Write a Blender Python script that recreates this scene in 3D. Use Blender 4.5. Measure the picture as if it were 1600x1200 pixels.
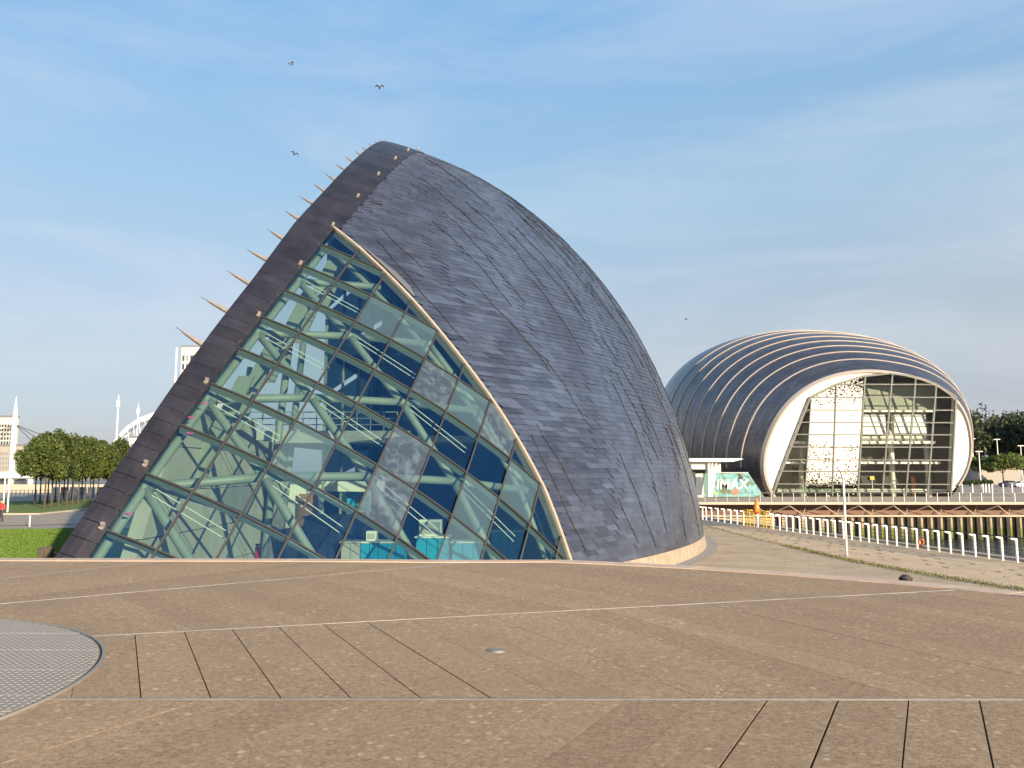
import bpy, math, random
import numpy as np
from mathutils import Vector, Matrix
random.seed(7); RNG = np.random.default_rng(7)
for o in list(bpy.data.objects): bpy.data.objects.remove(o)
scene = bpy.context.scene; COL = scene.collection
R = math.radians

# ------------------------------------------------------------------ camera, sky, sun, exposure
EYE = 4.1; FPX = 1250.0; PITCH = math.atan(135/1250.0)
cam = bpy.data.cameras.new('camera'); camo = bpy.data.objects.new('camera', cam); COL.objects.link(camo)
cam.sensor_width = 36; cam.lens = 36*FPX/1600; cam.clip_start = 0.1; cam.clip_end = 5000
camo.location = (0, 0, EYE); camo.rotation_euler = (math.pi/2+PITCH, 0, 0)
scene.camera = camo
SUN_AZ, SUN_EL = R(144.5), R(13.4)      # azimuth clockwise from +Y: behind the camera, to the right
world = bpy.data.worlds.new('World'); scene.world = world; world.use_nodes = True
wt = world.node_tree; wn = wt.nodes; wl = wt.links
bg = wn['Background']; bg.inputs['Strength'].default_value = 0.0625
sky = wn.new('ShaderNodeTexSky'); sky.sky_type = 'NISHITA'; sky.sun_disc = False
sky.sun_elevation = SUN_EL; sky.sun_rotation = SUN_AZ; sky.air_density = 1.0; sky.dust_density = 1.0; sky.ozone_density = 4.0
tc = wn.new('ShaderNodeTexCoord'); mp = wn.new('ShaderNodeMapping'); mp.inputs['Scale'].default_value = (1.3, 2.2, 7.0); mp.inputs['Rotation'].default_value = (R(8), R(6), 0)
nz = wn.new('ShaderNodeTexNoise'); nz.inputs['Scale'].default_value = 1.7; nz.inputs['Detail'].default_value = 7; nz.inputs['Roughness'].default_value = 0.55; nz.inputs['Distortion'].default_value = 0.5
rp = wn.new('ShaderNodeMapRange'); rp.inputs['From Min'].default_value = 0.42; rp.inputs['From Max'].default_value = 0.80; rp.inputs['To Min'].default_value = 0.0; rp.inputs['To Max'].default_value = 0.42
wl.new(tc.outputs['Generated'], mp.inputs['Vector']); wl.new(mp.outputs[0], nz.inputs['Vector']); wl.new(nz.outputs['Fac'], rp.inputs['Value'])
# thin high veil over the clear sky, whiter low down, then faint cirrus
sz = wn.new('ShaderNodeSeparateXYZ'); wl.new(tc.outputs['Generated'], sz.inputs[0])
vr = wn.new('ShaderNodeValToRGB'); ve = vr.color_ramp.elements; ve[0].position = 0.0; ve[0].color = (.56, .49, .64, 1); ve[1].position = 1.0; ve[1].color = (.22, .45, .80, 1)
for p_, c_ in ((0.14, (.73, .70, .67)), (0.32, (.55, .78, .93)), (0.52, (.36, .70, 1.10))): k_ = ve.new(p_); k_.color = (*c_, 1)
wl.new(sz.outputs['Z'], vr.inputs[0])
vm = wn.new('ShaderNodeMix'); vm.data_type = 'RGBA'; vm.blend_type = 'MULTIPLY'; vm.inputs['Factor'].default_value = 1.0; vm.inputs['B'].default_value = (10, 10, 10, 1); wl.new(vr.outputs[0], vm.inputs['A'])
v1 = wn.new('ShaderNodeMix'); v1.data_type = 'RGBA'; v1.inputs['Factor'].default_value = 0.45; wl.new(sky.outputs[0], v1.inputs['A']); wl.new(vm.outputs['Result'], v1.inputs['B'])
mx = wn.new('ShaderNodeMix'); mx.data_type = 'RGBA'; mx.inputs['B'].default_value = (6.4, 6.7, 7.4, 1)
wl.new(rp.outputs[0], mx.inputs['Factor']); wl.new(v1.outputs['Result'], mx.inputs['A']); wl.new(mx.outputs['Result'], bg.inputs['Color'])
sl = bpy.data.lights.new('sun', 'SUN'); sl.energy = 5.0; sl.angle = R(0.5); sl.color = (1.0, 0.81, 0.56)
so = bpy.data.objects.new('sun', sl); COL.objects.link(so)
sdir = Vector((math.sin(SUN_AZ)*math.cos(SUN_EL), math.cos(SUN_AZ)*math.cos(SUN_EL), math.sin(SUN_EL)))
so.rotation_euler = sdir.to_track_quat('Z', 'Y').to_euler(); so.location = (30, -40, 40)
vs = scene.view_settings; vs.view_transform = 'Standard'; vs.look = 'None'; vs.gamma = 1; vs.use_curve_mapping = False; vs.exposure = 1.0

# ------------------------------------------------------------------ survey helpers: sight lines from the view point to places
cP, sP = math.cos(PITCH), math.sin(PITCH)
def ray(px, py):
    u = (px-800)/FPX; v = (600-py)/FPX
    return np.array([u, cP-v*sP, sP+v*cP])
def at(px, py, Y):
    d = ray(px, py); return np.array([0, 0, EYE])+d*(Y/d[1])
def ground(px, py, z=0.0):
    d = ray(px, py); return np.array([0, 0, EYE])+d*((z-EYE)/d[2])
def proj(P):
    P = np.asarray(P, float); x, y, z = P[..., 0], P[..., 1], P[..., 2]-EYE
    d = y*cP+z*sP; return np.stack([800+FPX*x/d, 600-FPX*(-y*sP+z*cP)/d], -1)

# ------------------------------------------------------------------ mesh helpers
def unit(v): v = np.asarray(v, float); return v/np.linalg.norm(v)
class MB:
    def __init__(s): s.v = []; s.f = []; s.uv = None; s.sm = False
    def add(s, V, F):
        o = len(s.v); s.v += [tuple(map(float, p)) for p in V]; s.f += [tuple(i+o for i in q) for q in F]; return s
    def hexa(s, c): return s.add(c, [(0, 3, 2, 1), (4, 5, 6, 7), (0, 1, 5, 4), (1, 2, 6, 5), (2, 3, 7, 6), (3, 0, 4, 7)])
    def box(s, x0, x1, y0, y1, z0, z1): return s.hexa([(x0, y0, z0), (x1, y0, z0), (x1, y1, z0), (x0, y1, z0), (x0, y0, z1), (x1, y0, z1), (x1, y1, z1), (x0, y1, z1)])
    def obox(s, c, X, Y, Z, hx, hy, hz):
        c, X, Y, Z = map(np.asarray, (c, X, Y, Z)); q = []
        for k in (-1, 1):
            for i, j in ((-1, -1), (1, -1), (1, 1), (-1, 1)): q.append(c+X*hx*i+Y*hy*j+Z*hz*k)
        return s.hexa(q)
    def bar(s, a, b, w, h, up=(0, 0, 1)):
        a, b = np.asarray(a, float), np.asarray(b, float); d = b-a; L = np.linalg.norm(d); d = d/L
        u = np.asarray(up, float); x = np.cross(d, u)
        if np.linalg.norm(x) < 1e-5: x = np.cross(d, (1, 0, 0))
        x = unit(x); u = np.cross(x, d)
        return s.obox((a+b)/2, d, x, u, L/2, w/2, h/2)
    def tube(s, pts, r, n=8, cap=True):
        pts = [np.asarray(p, float) for p in pts]; m = len(pts); V = []; F = []
        rr = r if hasattr(r, '__len__') else [r]*m
        ref = np.array([0.13, 0.31, 0.94])
        for i, p in enumerate(pts):
            d = unit(pts[min(i+1, m-1)]-pts[max(i-1, 0)]); x = np.cross(d, ref)
            if np.linalg.norm(x) < 1e-3: x = np.cross(d, (1, 0, 0))
            x = unit(x); y = np.cross(d, x)
            for k in range(n): t = 2*math.pi*k/n; V.append(p+rr[i]*(math.cos(t)*x+math.sin(t)*y))
        for i in range(m-1):
            for k in range(n): k2 = (k+1) % n; F.append((i*n+k, i*n+k2, (i+1)*n+k2, (i+1)*n+k))
        if cap: F.append(tuple(range(n-1, -1, -1))); F.append(tuple((m-1)*n+k for k in range(n)))
        return s.add(V, F)
    def prism(s, poly, off):
        n = len(poly); off = np.asarray(off, float); P = [np.asarray(p, float) for p in poly]
        V = P+[p+off for p in P]; F = [tuple(range(n)), tuple(range(2*n-1, n-1, -1))]
        F += [(i, n+i, n+(i+1) % n, (i+1) % n) for i in range(n)]
        return s.add(V, F)
    def grid(s, G, close=False):
        G = np.asarray(G); a, b = G.shape[:2]
        F = [(i*b+j, (i+1)*b+j, (i+1)*b+j+1, i*b+j+1) for i in range(a-1) for j in range(b-1)]
        return s.add(G.reshape(-1, 3), F)
    def ico(s, c, rx, ry, rz, n=10, m=6):
        V = []; F = []
        for i in range(m+1):
            t = math.pi*i/m
            for k in range(n): q = 2*math.pi*k/n; V.append((c[0]+rx*math.sin(t)*math.cos(q), c[1]+ry*math.sin(t)*math.sin(q), c[2]+rz*math.cos(t)))
        for i in range(m):
            for k in range(n): F.append((i*n+k, (i+1)*n+k, (i+1)*n+(k+1) % n, i*n+(k+1) % n))
        return s.add(V, F)
    def mesh(s, name, mat, smooth=False):
        me = bpy.data.meshes.new(name); me.from_pydata(s.v, [], s.f); me.update()
        if mat: me.materials.append(mat)
        if smooth: me.polygons.foreach_set('use_smooth', [True]*len(me.polygons))
        return me
    def build(s, name, mat, parent=None, smooth=False): return link(name, s.mesh(name, mat, smooth), parent)
def link(name, me, parent=None):
    o = bpy.data.objects.new(name, me); COL.objects.link(o)
    if parent is not None: adopt(o, parent)
    return o
ROOTLOC = {}
def adopt(o, parent):
    o.parent = parent
    if parent.name in ROOTLOC: o.matrix_parent_inverse = ROOTLOC[parent.name]
def thing(name, label, cat, loc=(0, 0, 0), group=None):
    o = bpy.data.objects.new(name, None); COL.objects.link(o); o.location = tuple(map(float, loc)); o.empty_display_size = 0.3
    ROOTLOC[o.name] = Matrix.Translation(-Vector(tuple(map(float, loc)))); return tag(o, label, cat, group)
def tag(o, label=None, cat=None, group=None, kind=None):
    if label: o['label'] = label
    if cat: o['category'] = cat
    if group: o['group'] = group
    if kind: o['kind'] = kind
    return o
def struct(o): return tag(o, kind='structure')

# ------------------------------------------------------------------ materials
def mat(name, col, rough=0.7, metal=0.0, col2=None, scale=4.0, detail=4, bump=0.0, bscale=None, stretch=(1, 1, 1), spec=0.5, lo=0.35, hi=0.65, rnd=0.0):
    m = bpy.data.materials.new(name); m.use_nodes = True; t = m.node_tree; N = t.nodes; L = t.links
    b = N['Principled BSDF']; b.inputs['Roughness'].default_value = rough; b.inputs['Metallic'].default_value = metal
    b.inputs['Specular IOR Level'].default_value = spec
    c = (*col, 1); b.inputs['Base Color'].default_value = c
    if col2 is not None or bump:
        co = N.new('ShaderNodeTexCoord'); mpn = N.new('ShaderNodeMapping'); mpn.inputs['Scale'].default_value = stretch
        L.new(co.outputs['Object'], mpn.inputs['Vector'])
    out = None
    if col2 is not None:
        nzn = N.new('ShaderNodeTexNoise'); nzn.inputs['Scale'].default_value = scale; nzn.inputs['Detail'].default_value = detail; nzn.inputs['Roughness'].default_value = 0.6
        L.new(mpn.outputs[0], nzn.inputs['Vector'])
        r = N.new('ShaderNodeValToRGB'); r.color_ramp.elements[0].position = lo; r.color_ramp.elements[1].position = hi
        r.color_ramp.elements[0].color = c; r.color_ramp.elements[1].color = (*col2, 1)
        L.new(nzn.outputs['Fac'], r.inputs[0]); out = r.outputs[0]
    if rnd:
        oi = N.new('ShaderNodeObjectInfo'); mr = N.new('ShaderNodeMapRange'); mr.inputs['To Min'].default_value = 1-rnd; mr.inputs['To Max'].default_value = 1+rnd
        L.new(oi.outputs['Random'], mr.inputs['Value'])
        hs = N.new('ShaderNodeHueSaturation'); hs.inputs['Color'].default_value = c
        L.new(mr.outputs[0], hs.inputs['Value'])
        if out: L.new(out, hs.inputs['Color'])
        out = hs.outputs[0]
    if out: L.new(out, b.inputs['Base Color'])
    if bump:
        n2 = N.new('ShaderNodeTexNoise'); n2.inputs['Scale'].default_value = bscale or scale*4; n2.inputs['Detail'].default_value = 5
        L.new(mpn.outputs[0], n2.inputs['Vector']); bp = N.new('ShaderNodeBump'); bp.inputs['Strength'].default_value = bump; bp.inputs['Distance'].default_value = 0.02
        L.new(n2.outputs['Fac'], bp.inputs['Height']); L.new(bp.outputs[0], b.inputs['Normal'])
    return m
def glassmat(name, tint, rough=0.0, ior=1.5, film=None, filmfac=0.0, scrub=None, spec_tint=(1, 1, 1)):
    m = bpy.data.materials.new(name); m.use_nodes = True; t = m.node_tree; N = t.nodes; L = t.links
    for n in list(N): N.remove(n)
    o = N.new('ShaderNodeOutputMaterial'); tr = N.new('ShaderNodeBsdfTransparent'); tr.inputs[0].default_value = (*tint, 1)
    gl = N.new('ShaderNodeBsdfGlossy'); gl.inputs['Roughness'].default_value = rough; gl.inputs['Color'].default_value = (*spec_tint, 1)
    lw = N.new('ShaderNodeLayerWeight'); lw.inputs['Blend'].default_value = 0.5; pw = N.new('ShaderNodeMath'); pw.operation = 'POWER'; pw.inputs[1].default_value = 5
    L.new(lw.outputs['Facing'], pw.inputs[0]); fr = N.new('ShaderNodeMath'); fr.operation = 'MULTIPLY_ADD'; fr.inputs[1].default_value = 0.9; fr.inputs[2].default_value = ((ior-1)/(ior+1))**2*1.0
    L.new(pw.outputs[0], fr.inputs[0])
    mx1 = N.new('ShaderNodeMixShader'); L.new(fr.outputs[0], mx1.inputs[0]); L.new(gl.outputs[0], mx1.inputs[2])
    inner = tr.outputs[0]
    if film:
        df = N.new('ShaderNodeBsdfDiffuse'); df.inputs[0].default_value = (*film, 1)
        tl = N.new('ShaderNodeBsdfTranslucent'); tl.inputs[0].default_value = (*film, 1)
        md = N.new('ShaderNodeMixShader'); md.inputs[0].default_value = 0.35; L.new(df.outputs[0], md.inputs[1]); L.new(tl.outputs[0], md.inputs[2])
        mf = N.new('ShaderNodeMixShader'); mf.inputs[0].default_value = filmfac; L.new(tr.outputs[0], mf.inputs[1]); L.new(md.outputs[0], mf.inputs[2])
        if scrub:
            co = N.new('ShaderNodeTexCoord'); n1 = N.new('ShaderNodeTexNoise'); n1.inputs['Scale'].default_value = scrub[0]; n1.inputs['Detail'].default_value = 6; n1.inputs['Distortion'].default_value = scrub[3]
            L.new(co.outputs['Object'], n1.inputs['Vector']); r = N.new('ShaderNodeMapRange'); r.inputs['From Min'].default_value = scrub[1]; r.inputs['From Max'].default_value = scrub[2]
            r.inputs['To Min'].default_value = filmfac*0.5; r.inputs['To Max'].default_value = scrub[4]
            L.new(n1.outputs['Fac'], r.inputs['Value']); L.new(r.outputs[0], mf.inputs[0])
        inner = mf.outputs[0]
    L.new(inner, mx1.inputs[1]); L.new(mx1.outputs[0], o.inputs[0])
    return m
M = {}
M['white'] = mat('white_paint', (0.80, 0.79, 0.76), 0.45, col2=(0.70, 0.68, 0.64), scale=2)
M['white_steel'] = mat('white_steel', (0.78, 0.77, 0.75), 0.4)
M['grey_steel'] = mat('grey_steel', (0.33, 0.34, 0.34), 0.4, 0.6)
M['dark_steel'] = mat('dark_mullion', (0.055, 0.052, 0.055), 0.45, 0.3)
M['green_steel'] = mat('pale_green_steel', (0.27, 0.305, 0.265), 0.5, col2=(0.235, 0.27, 0.235), scale=1.5)
M['cable'] = mat('steel_cable', (0.35, 0.36, 0.36), 0.35, 0.8)
M['concrete'] = mat('concrete', (0.47, 0.46, 0.41), 0.9, col2=(0.38, 0.37, 0.33), scale=1.2, bump=0.15, stretch=(1, 1, 0.4))
M['plinth'] = mat('plinth_stone', (0.34, 0.28, 0.22), 0.85, col2=(0.24, 0.195, 0.15), scale=2.5, bump=0.2)
M['trim'] = mat('cream_flashing', (0.40, 0.335, 0.27), 0.55, 0.1, col2=(0.33, 0.275, 0.22), scale=3)
M['spine'] = mat('weathered_spine_metal', (0.046, 0.042, 0.054), 0.42, 0.75, col2=(0.080, 0.073, 0.088), scale=1.1, detail=7, stretch=(1, 1, 1), rnd=0.12)
M['fin'] = mat('sandy_fin_metal', (0.30, 0.265, 0.245), 0.6, 0.2, col2=(0.23, 0.205, 0.19), scale=8)
M['lining'] = mat('dark_lining', (0.012, 0.035, 0.085), 0.8)
M['navy'] = mat('navy_panel', (0.012, 0.022, 0.06), 0.5)
M['floor'] = mat('hall_floor', (0.30, 0.31, 0.30), 0.4)
M['blue'] = mat('bright_blue_panel', (0.02, 0.36, 0.60), 0.45, col2=(0.02, 0.30, 0.52), scale=2)
M['timber'] = mat('timber_door', (0.33, 0.19, 0.08), 0.6, col2=(0.25, 0.14, 0.06), scale=6)
M['paper'] = mat('white_panel', (0.74, 0.74, 0.70), 0.6)
M['pink'] = mat('pink_plastic', (0.85, 0.08, 0.35), 0.5)
M['red'] = mat('red_paint', (0.55, 0.03, 0.03), 0.45)
M['yellow'] = mat('yellow_paint', (0.75, 0.55, 0.03), 0.5)
M['orange'] = mat('orange_plastic', (0.85, 0.22, 0.03), 0.5)
M['black'] = mat('black_rubber', (0.02, 0.02, 0.02), 0.7)
M['iron'] = mat('dark_iron', (0.05, 0.04, 0.04), 0.6)
M['glass'] = glassmat('mall_glass', (0.80, 0.88, 0.83), 0.0, 1.9, spec_tint=(0.26, 0.56, 0.92))
M['film'] = glassmat('filmed_glass', (0.72, 0.82, 0.82), 0.05, 1.6, (0.22, 0.34, 0.40), 0.20, spec_tint=(0.3, 0.6, 0.95))
M['scrub'] = glassmat('scrubbed_glass', (0.72, 0.80, 0.82), 0.05, 1.6, (0.27, 0.34, 0.42), 0.30, (3.2, 0.46, 0.70, 1.0, 0.36), spec_tint=(0.3, 0.6, 0.95))
M['nglass'] = glassmat('north_glass', (0.22, 0.30, 0.34), 0.0, 1.5)
M['cglass'] = glassmat('cinema_glass', (0.93, 0.955, 0.935), 0.0, 1.5)
M['cardark'] = mat('dark_blue_car_paint', (0.015, 0.02, 0.045), 0.25, 0.2)
M['carwhite'] = mat('white_car_paint', (0.75, 0.76, 0.78), 0.25)
M['carglass'] = mat('car_glass', (0.01, 0.012, 0.015), 0.08)
M['bark'] = mat('bark', (0.06, 0.045, 0.034), 0.9, col2=(0.10, 0.078, 0.06), scale=6, bump=0.3)
M['moss'] = mat('moss_joint', (0.10, 0.13, 0.03), 0.95, col2=(0.17, 0.16, 0.07), scale=5)
M['gravel'] = mat('grey_gravel', (0.40, 0.37, 0.34), 0.9, col2=(0.25, 0.23, 0.21), scale=9, bump=0.4)

def leafmat(name, c1, c2):
    m = bpy.data.materials.new(name); m.use_nodes = True; t = m.node_tree; N = t.nodes; L = t.links
    b = N['Principled BSDF']; b.inputs['Roughness'].default_value = 0.6
    g = N.new('ShaderNodeNewGeometry'); r = N.new('ShaderNodeValToRGB'); r.color_ramp.elements[0].color = (*c1, 1); r.color_ramp.elements[1].color = (*c2, 1)
    L.new(g.outputs['Random Per Island'], r.inputs[0])
    oi = N.new('ShaderNodeObjectInfo'); mr = N.new('ShaderNodeMapRange'); mr.inputs['To Min'].default_value = 0.8; mr.inputs['To Max'].default_value = 1.2
    hs = N.new('ShaderNodeHueSaturation'); L.new(oi.outputs['Random'], mr.inputs['Value']); L.new(mr.outputs[0], hs.inputs['Value']); L.new(r.outputs[0], hs.inputs['Color'])
    L.new(hs.outputs[0], b.inputs['Base Color'])
    tl = N.new('ShaderNodeBsdfTranslucent'); L.new(hs.outputs[0], tl.inputs[0]); ms = N.new('ShaderNodeMixShader'); ms.inputs[0].default_value = 0.25
    L.new(b.outputs[0], ms.inputs[1]); L.new(tl.outputs[0], ms.inputs[2]); L.new(ms.outputs[0], N['Material Output'].inputs[0])
    return m
M['lime_leaf'] = leafmat('lime_leaf', (0.038, 0.066, 0.011), (0.10, 0.125, 0.026))
M['wood_leaf'] = leafmat('wood_leaf', (0.035, 0.055, 0.022), (0.085, 0.105, 0.045))
M['bush_leaf'] = leafmat('bush_leaf', (0.07, 0.11, 0.02), (0.15, 0.18, 0.05))
M['verge'] = leafmat('verge_grass_blade', (0.11, 0.12, 0.03), (0.21, 0.19, 0.07))
M['blade'] = leafmat('grass_blade', (0.07, 0.14, 0.015), (0.14, 0.22, 0.03))

def shingle(name, attr):
    """oxidised titanium shingle: tone from a per-tile value, long weather streaks, soft oil-canning"""
    m = bpy.data.materials.new(name); m.use_nodes = True; t = m.node_tree; N = t.nodes; L = t.links
    b = N['Principled BSDF']; b.inputs['Metallic'].default_value = 0.85; b.inputs['Roughness'].default_value = 0.42
    if attr: src = N.new('ShaderNodeAttribute'); src.attribute_name = 'tint'; val = src.outputs['Fac']
    else: src = N.new('ShaderNodeObjectInfo'); val = src.outputs['Random']
    g = N.new('ShaderNodeNewGeometry')
    n1 = N.new('ShaderNodeTexNoise'); n1.inputs['Scale'].default_value = 0.16; n1.inputs['Detail'].default_value = 5; n1.inputs['Roughness'].default_value = 0.6
    mp1 = N.new('ShaderNodeMapping'); mp1.inputs['Rotation'].default_value = (R(20), R(-35), R(20)); mp1.inputs['Scale'].default_value = (1.3, 0.9, 0.9)
    L.new(g.outputs['Position'], mp1.inputs['Vector']); L.new(mp1.outputs[0], n1.inputs['Vector'])
    n2 = N.new('ShaderNodeTexNoise'); n2.inputs['Scale'].default_value = 2.2; n2.inputs['Detail'].default_value = 6
    L.new(g.outputs['Position'], n2.inputs['Vector'])
    a1 = N.new('ShaderNodeMath'); a1.operation = 'MULTIPLY'; a1.inputs[1].default_value = 0.22; L.new(val, a1.inputs[0])
    a2 = N.new('ShaderNodeMath'); a2.operation = 'MULTIPLY_ADD'; a2.inputs[1].default_value = 0.70; L.new(n1.outputs['Fac'], a2.inputs[0]); L.new(a1.outputs[0], a2.inputs[2])
    a3 = N.new('ShaderNodeMath'); a3.operation = 'MULTIPLY_ADD'; a3.inputs[1].default_value = 0.25; L.new(n2.outputs['Fac'], a3.inputs[0]); L.new(a2.outputs[0], a3.inputs[2])
    r = N.new('ShaderNodeValToRGB'); e = r.color_ramp.elements
    e[0].position = 0.28; e[0].color = (0.090, 0.086, 0.106, 1); e[1].position = 0.92; e[1].color = (0.30, 0.355, 0.46, 1)
    k = e.new(0.56); k.color = (0.165, 0.178, 0.228, 1)
    L.new(a3.outputs[0], r.inputs[0]); L.new(r.outputs[0], b.inputs['Base Color'])
    rr = N.new('ShaderNodeMapRange'); rr.inputs['To Min'].default_value = 0.30; rr.inputs['To Max'].default_value = 0.44; L.new(val, rr.inputs['Value']); L.new(rr.outputs[0], b.inputs['Roughness'])
    bp = N.new('ShaderNodeBump'); bp.inputs['Strength'].default_value = 0.25; bp.inputs['Distance'].default_value = 0.05
    L.new(n2.outputs['Fac'], bp.inputs['Height']); L.new(bp.outputs[0], b.inputs['Normal'])
    return m
M['shingle'] = shingle('titanium_shingle_field', True); M['shingle1'] = shingle('titanium_shingle_single', False)

def plazamat():
    m = bpy.data.materials.new('brown_aggregate_slab'); m.use_nodes = True; t = m.node_tree; N = t.nodes; L = t.links
    b = N['Principled BSDF']; b.inputs['Roughness'].default_value = 0.9; b.inputs['Specular IOR Level'].default_value = 0.25
    g = N.new('ShaderNodeNewGeometry'); P = g.outputs['Position']
    def noise(sc, de, ro=0.6):
        n = N.new('ShaderNodeTexNoise'); n.inputs['Scale'].default_value = sc; n.inputs['Detail'].default_value = de; n.inputs['Roughness'].default_value = ro; L.new(P, n.inputs['Vector']); return n.outputs['Fac']
    def ramp(x, a, ca, bb, cb):
        r = N.new('ShaderNodeValToRGB'); r.color_ramp.elements[0].position = a; r.color_ramp.elements[0].color = (*ca, 1); r.color_ramp.elements[1].position = bb; r.color_ramp.elements[1].color = (*cb, 1); L.new(x, r.inputs[0]); return r.outputs[0]
    def mixc(f, A, B):
        n = N.new('ShaderNodeMix'); n.data_type = 'RGBA'; L.new(f, n.inputs['Factor']); L.new(A, n.inputs['A'])
        if isinstance(B, tuple): n.inputs['B'].default_value = (*B, 1)
        else: L.new(B, n.inputs['B'])
        return n.outputs['Result']
    fine = ramp(noise(30, 10, 0.9), 0.38, (0.124, 0.080, 0.048), 0.66, (0.74, 0.52, 0.33))
    big = ramp(noise(0.5, 5), 0.35, (0, 0, 0), 0.7, (0.35, 0.35, 0.35))
    c = mixc(big, fine, (0.47, 0.325, 0.20))
    vo = N.new('ShaderNodeTexVoronoi'); vo.inputs['Scale'].default_value = 9; vo.inputs['Randomness'].default_value = 1.0; L.new(P, vo.inputs['Vector'])
    sp = ramp(vo.outputs['Distance'], 0.16, (1, 1, 1), 0.24, (0, 0, 0))
    sel = ramp(noise(2.3, 5, 0.75), 0.42, (0, 0, 0), 0.60, (0.75, 0.75, 0.75))
    ml = N.new('ShaderNodeMath'); ml.operation = 'MULTIPLY'; L.new(sp, ml.inputs[0]); L.new(sel, ml.inputs[1])
    c = mixc(ml.outputs[0], c, (0.74, 0.56, 0.38))
    # pale worn lines running across the slabs, broken by noise
    dp = N.new('ShaderNodeVectorMath'); dp.operation = 'DOT_PRODUCT'; dp.inputs[1].default_value = (-0.16/0.62, 0.987/0.62, 0); L.new(P, dp.inputs[0])
    wob = N.new('ShaderNodeMath'); wob.operation = 'MULTIPLY_ADD'; wob.inputs[1].default_value = 0.10; L.new(noise(1.1, 3), wob.inputs[0]); L.new(dp.outputs['Value'], wob.inputs[2])
    fr_ = N.new('ShaderNodeMath'); fr_.operation = 'FRACT'; L.new(wob.outputs[0], fr_.inputs[0])
    ln_ = ramp(fr_.outputs[0], 0.0, (1, 1, 1), 0.07, (0, 0, 0)); lm_ = ramp(noise(1.7, 6, 0.8), 0.50, (0, 0, 0), 0.66, (0.55, 0.55, 0.55))
    m2_ = N.new('ShaderNodeMath'); m2_.operation = 'MULTIPLY'; L.new(ln_, m2_.inputs[0]); L.new(lm_, m2_.inputs[1]); c = mixc(m2_.outputs[0], c, (0.66, 0.50, 0.33))
    st_ = ramp(noise(0.23, 6, 0.65), 0.40, (0, 0, 0), 0.72, (0.30, 0.30, 0.30)); c = mixc(st_, c, (0.20, 0.14, 0.09))
    oi = N.new('ShaderNodeObjectInfo'); mr = N.new('ShaderNodeMapRange'); mr.inputs['To Min'].default_value = 0.93; mr.inputs['To Max'].default_value = 1.07; L.new(oi.outputs['Random'], mr.inputs['Value'])
    hs = N.new('ShaderNodeHueSaturation'); L.new(mr.outputs[0], hs.inputs['Value']); L.new(c, hs.inputs['Color']); L.new(hs.outputs[0], b.inputs['Base Color'])
    bp = N.new('ShaderNodeBump'); bp.inputs['Strength'].default_value = 0.9; bp.inputs['Distance'].default_value = 0.010; L.new(noise(70, 6, 0.85), bp.inputs['Height']); L.new(bp.outputs[0], b.inputs['Normal'])
    return m
M['slab'] = plazamat()

def pavemat(name, c1, c2, cj, scale, bw=0.5, rh=0.25, rot=0.0):
    m = bpy.data.materials.new(name); m.use_nodes = True; t = m.node_tree; N = t.nodes; L = t.links
    b = N['Principled BSDF']; b.inputs['Roughness'].default_value = 0.9; b.inputs['Specular IOR Level'].default_value = 0.25
    g = N.new('ShaderNodeNewGeometry'); mpn = N.new('ShaderNodeMapping'); mpn.inputs['Rotation'].default_value = (0, 0, rot); L.new(g.outputs['Position'], mpn.inputs['Vector'])
    br = N.new('ShaderNodeTexBrick'); br.inputs['Scale'].default_value = scale; br.inputs['Color1'].default_value = (*c1, 1); br.inputs['Color2'].default_value = (*c2, 1); br.inputs['Mortar'].default_value = (*cj, 1)
    br.inputs['Mortar Size'].default_value = 0.012; br.inputs['Brick Width'].default_value = bw; br.inputs['Row Height'].default_value = rh; L.new(mpn.outputs[0], br.inputs['Vector'])
    n = N.new('ShaderNodeTexNoise'); n.inputs['Scale'].default_value = 0.6; n.inputs['Detail'].default_value = 8; n.inputs['Roughness'].default_value = 0.7; L.new(g.outputs['Position'], n.inputs['Vector'])
    mr = N.new('ShaderNodeMapRange'); mr.inputs['From Min'].default_value = 0.3; mr.inputs['From Max'].default_value = 0.7; mr.inputs['To Min'].default_value = 0.78; mr.inputs['To Max'].default_value = 1.15; L.new(n.outputs['Fac'], mr.inputs['Value'])
    hs = N.new('ShaderNodeHueSaturation'); L.new(mr.outputs[0], hs.inputs['Value']); L.new(br.outputs['Color'], hs.inputs['Color']); L.new(hs.outputs[0], b.inputs['Base Color'])
    bp = N.new('ShaderNodeBump'); bp.inputs['Strength'].default_value = 0.4; bp.inputs['Distance'].default_value = 0.01; L.new(br.outputs['Fac'], bp.inputs['Height']); bp.invert = True; L.new(bp.outputs[0], b.inputs['Normal'])
    return m
M['forecourt'] = pavemat('tan_forecourt_paving', (0.52, 0.40, 0.275), (0.48, 0.37, 0.255), (0.40, 0.31, 0.21), 0.6, 1.2, 0.5, R(20))
M['promenade'] = pavemat('grey_brown_promenade_setts', (0.62, 0.465, 0.315), (0.59, 0.44, 0.295), (0.49, 0.385, 0.25), 1.6, 0.5, 0.25, R(-13))
M['ground'] = mat('pale_ground', (0.32, 0.28, 0.235), 0.9, col2=(0.24, 0.22, 0.19), scale=0.12)
M['path'] = mat('tarmac_path', (0.36, 0.295, 0.23), 0.9, col2=(0.30, 0.245, 0.195), scale=0.7, bump=0.1)
M['lawn'] = mat('lawn_soil', (0.075, 0.13, 0.015), 0.95, col2=(0.13, 0.19, 0.03), scale=0.7, detail=7)
M['kerb'] = mat('kerb_stone', (0.40, 0.36, 0.30), 0.85)
M['coping'] = mat('pink_coping_stone', (0.62, 0.46, 0.345), 0.85, col2=(0.53, 0.39, 0.29), scale=3)
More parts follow.
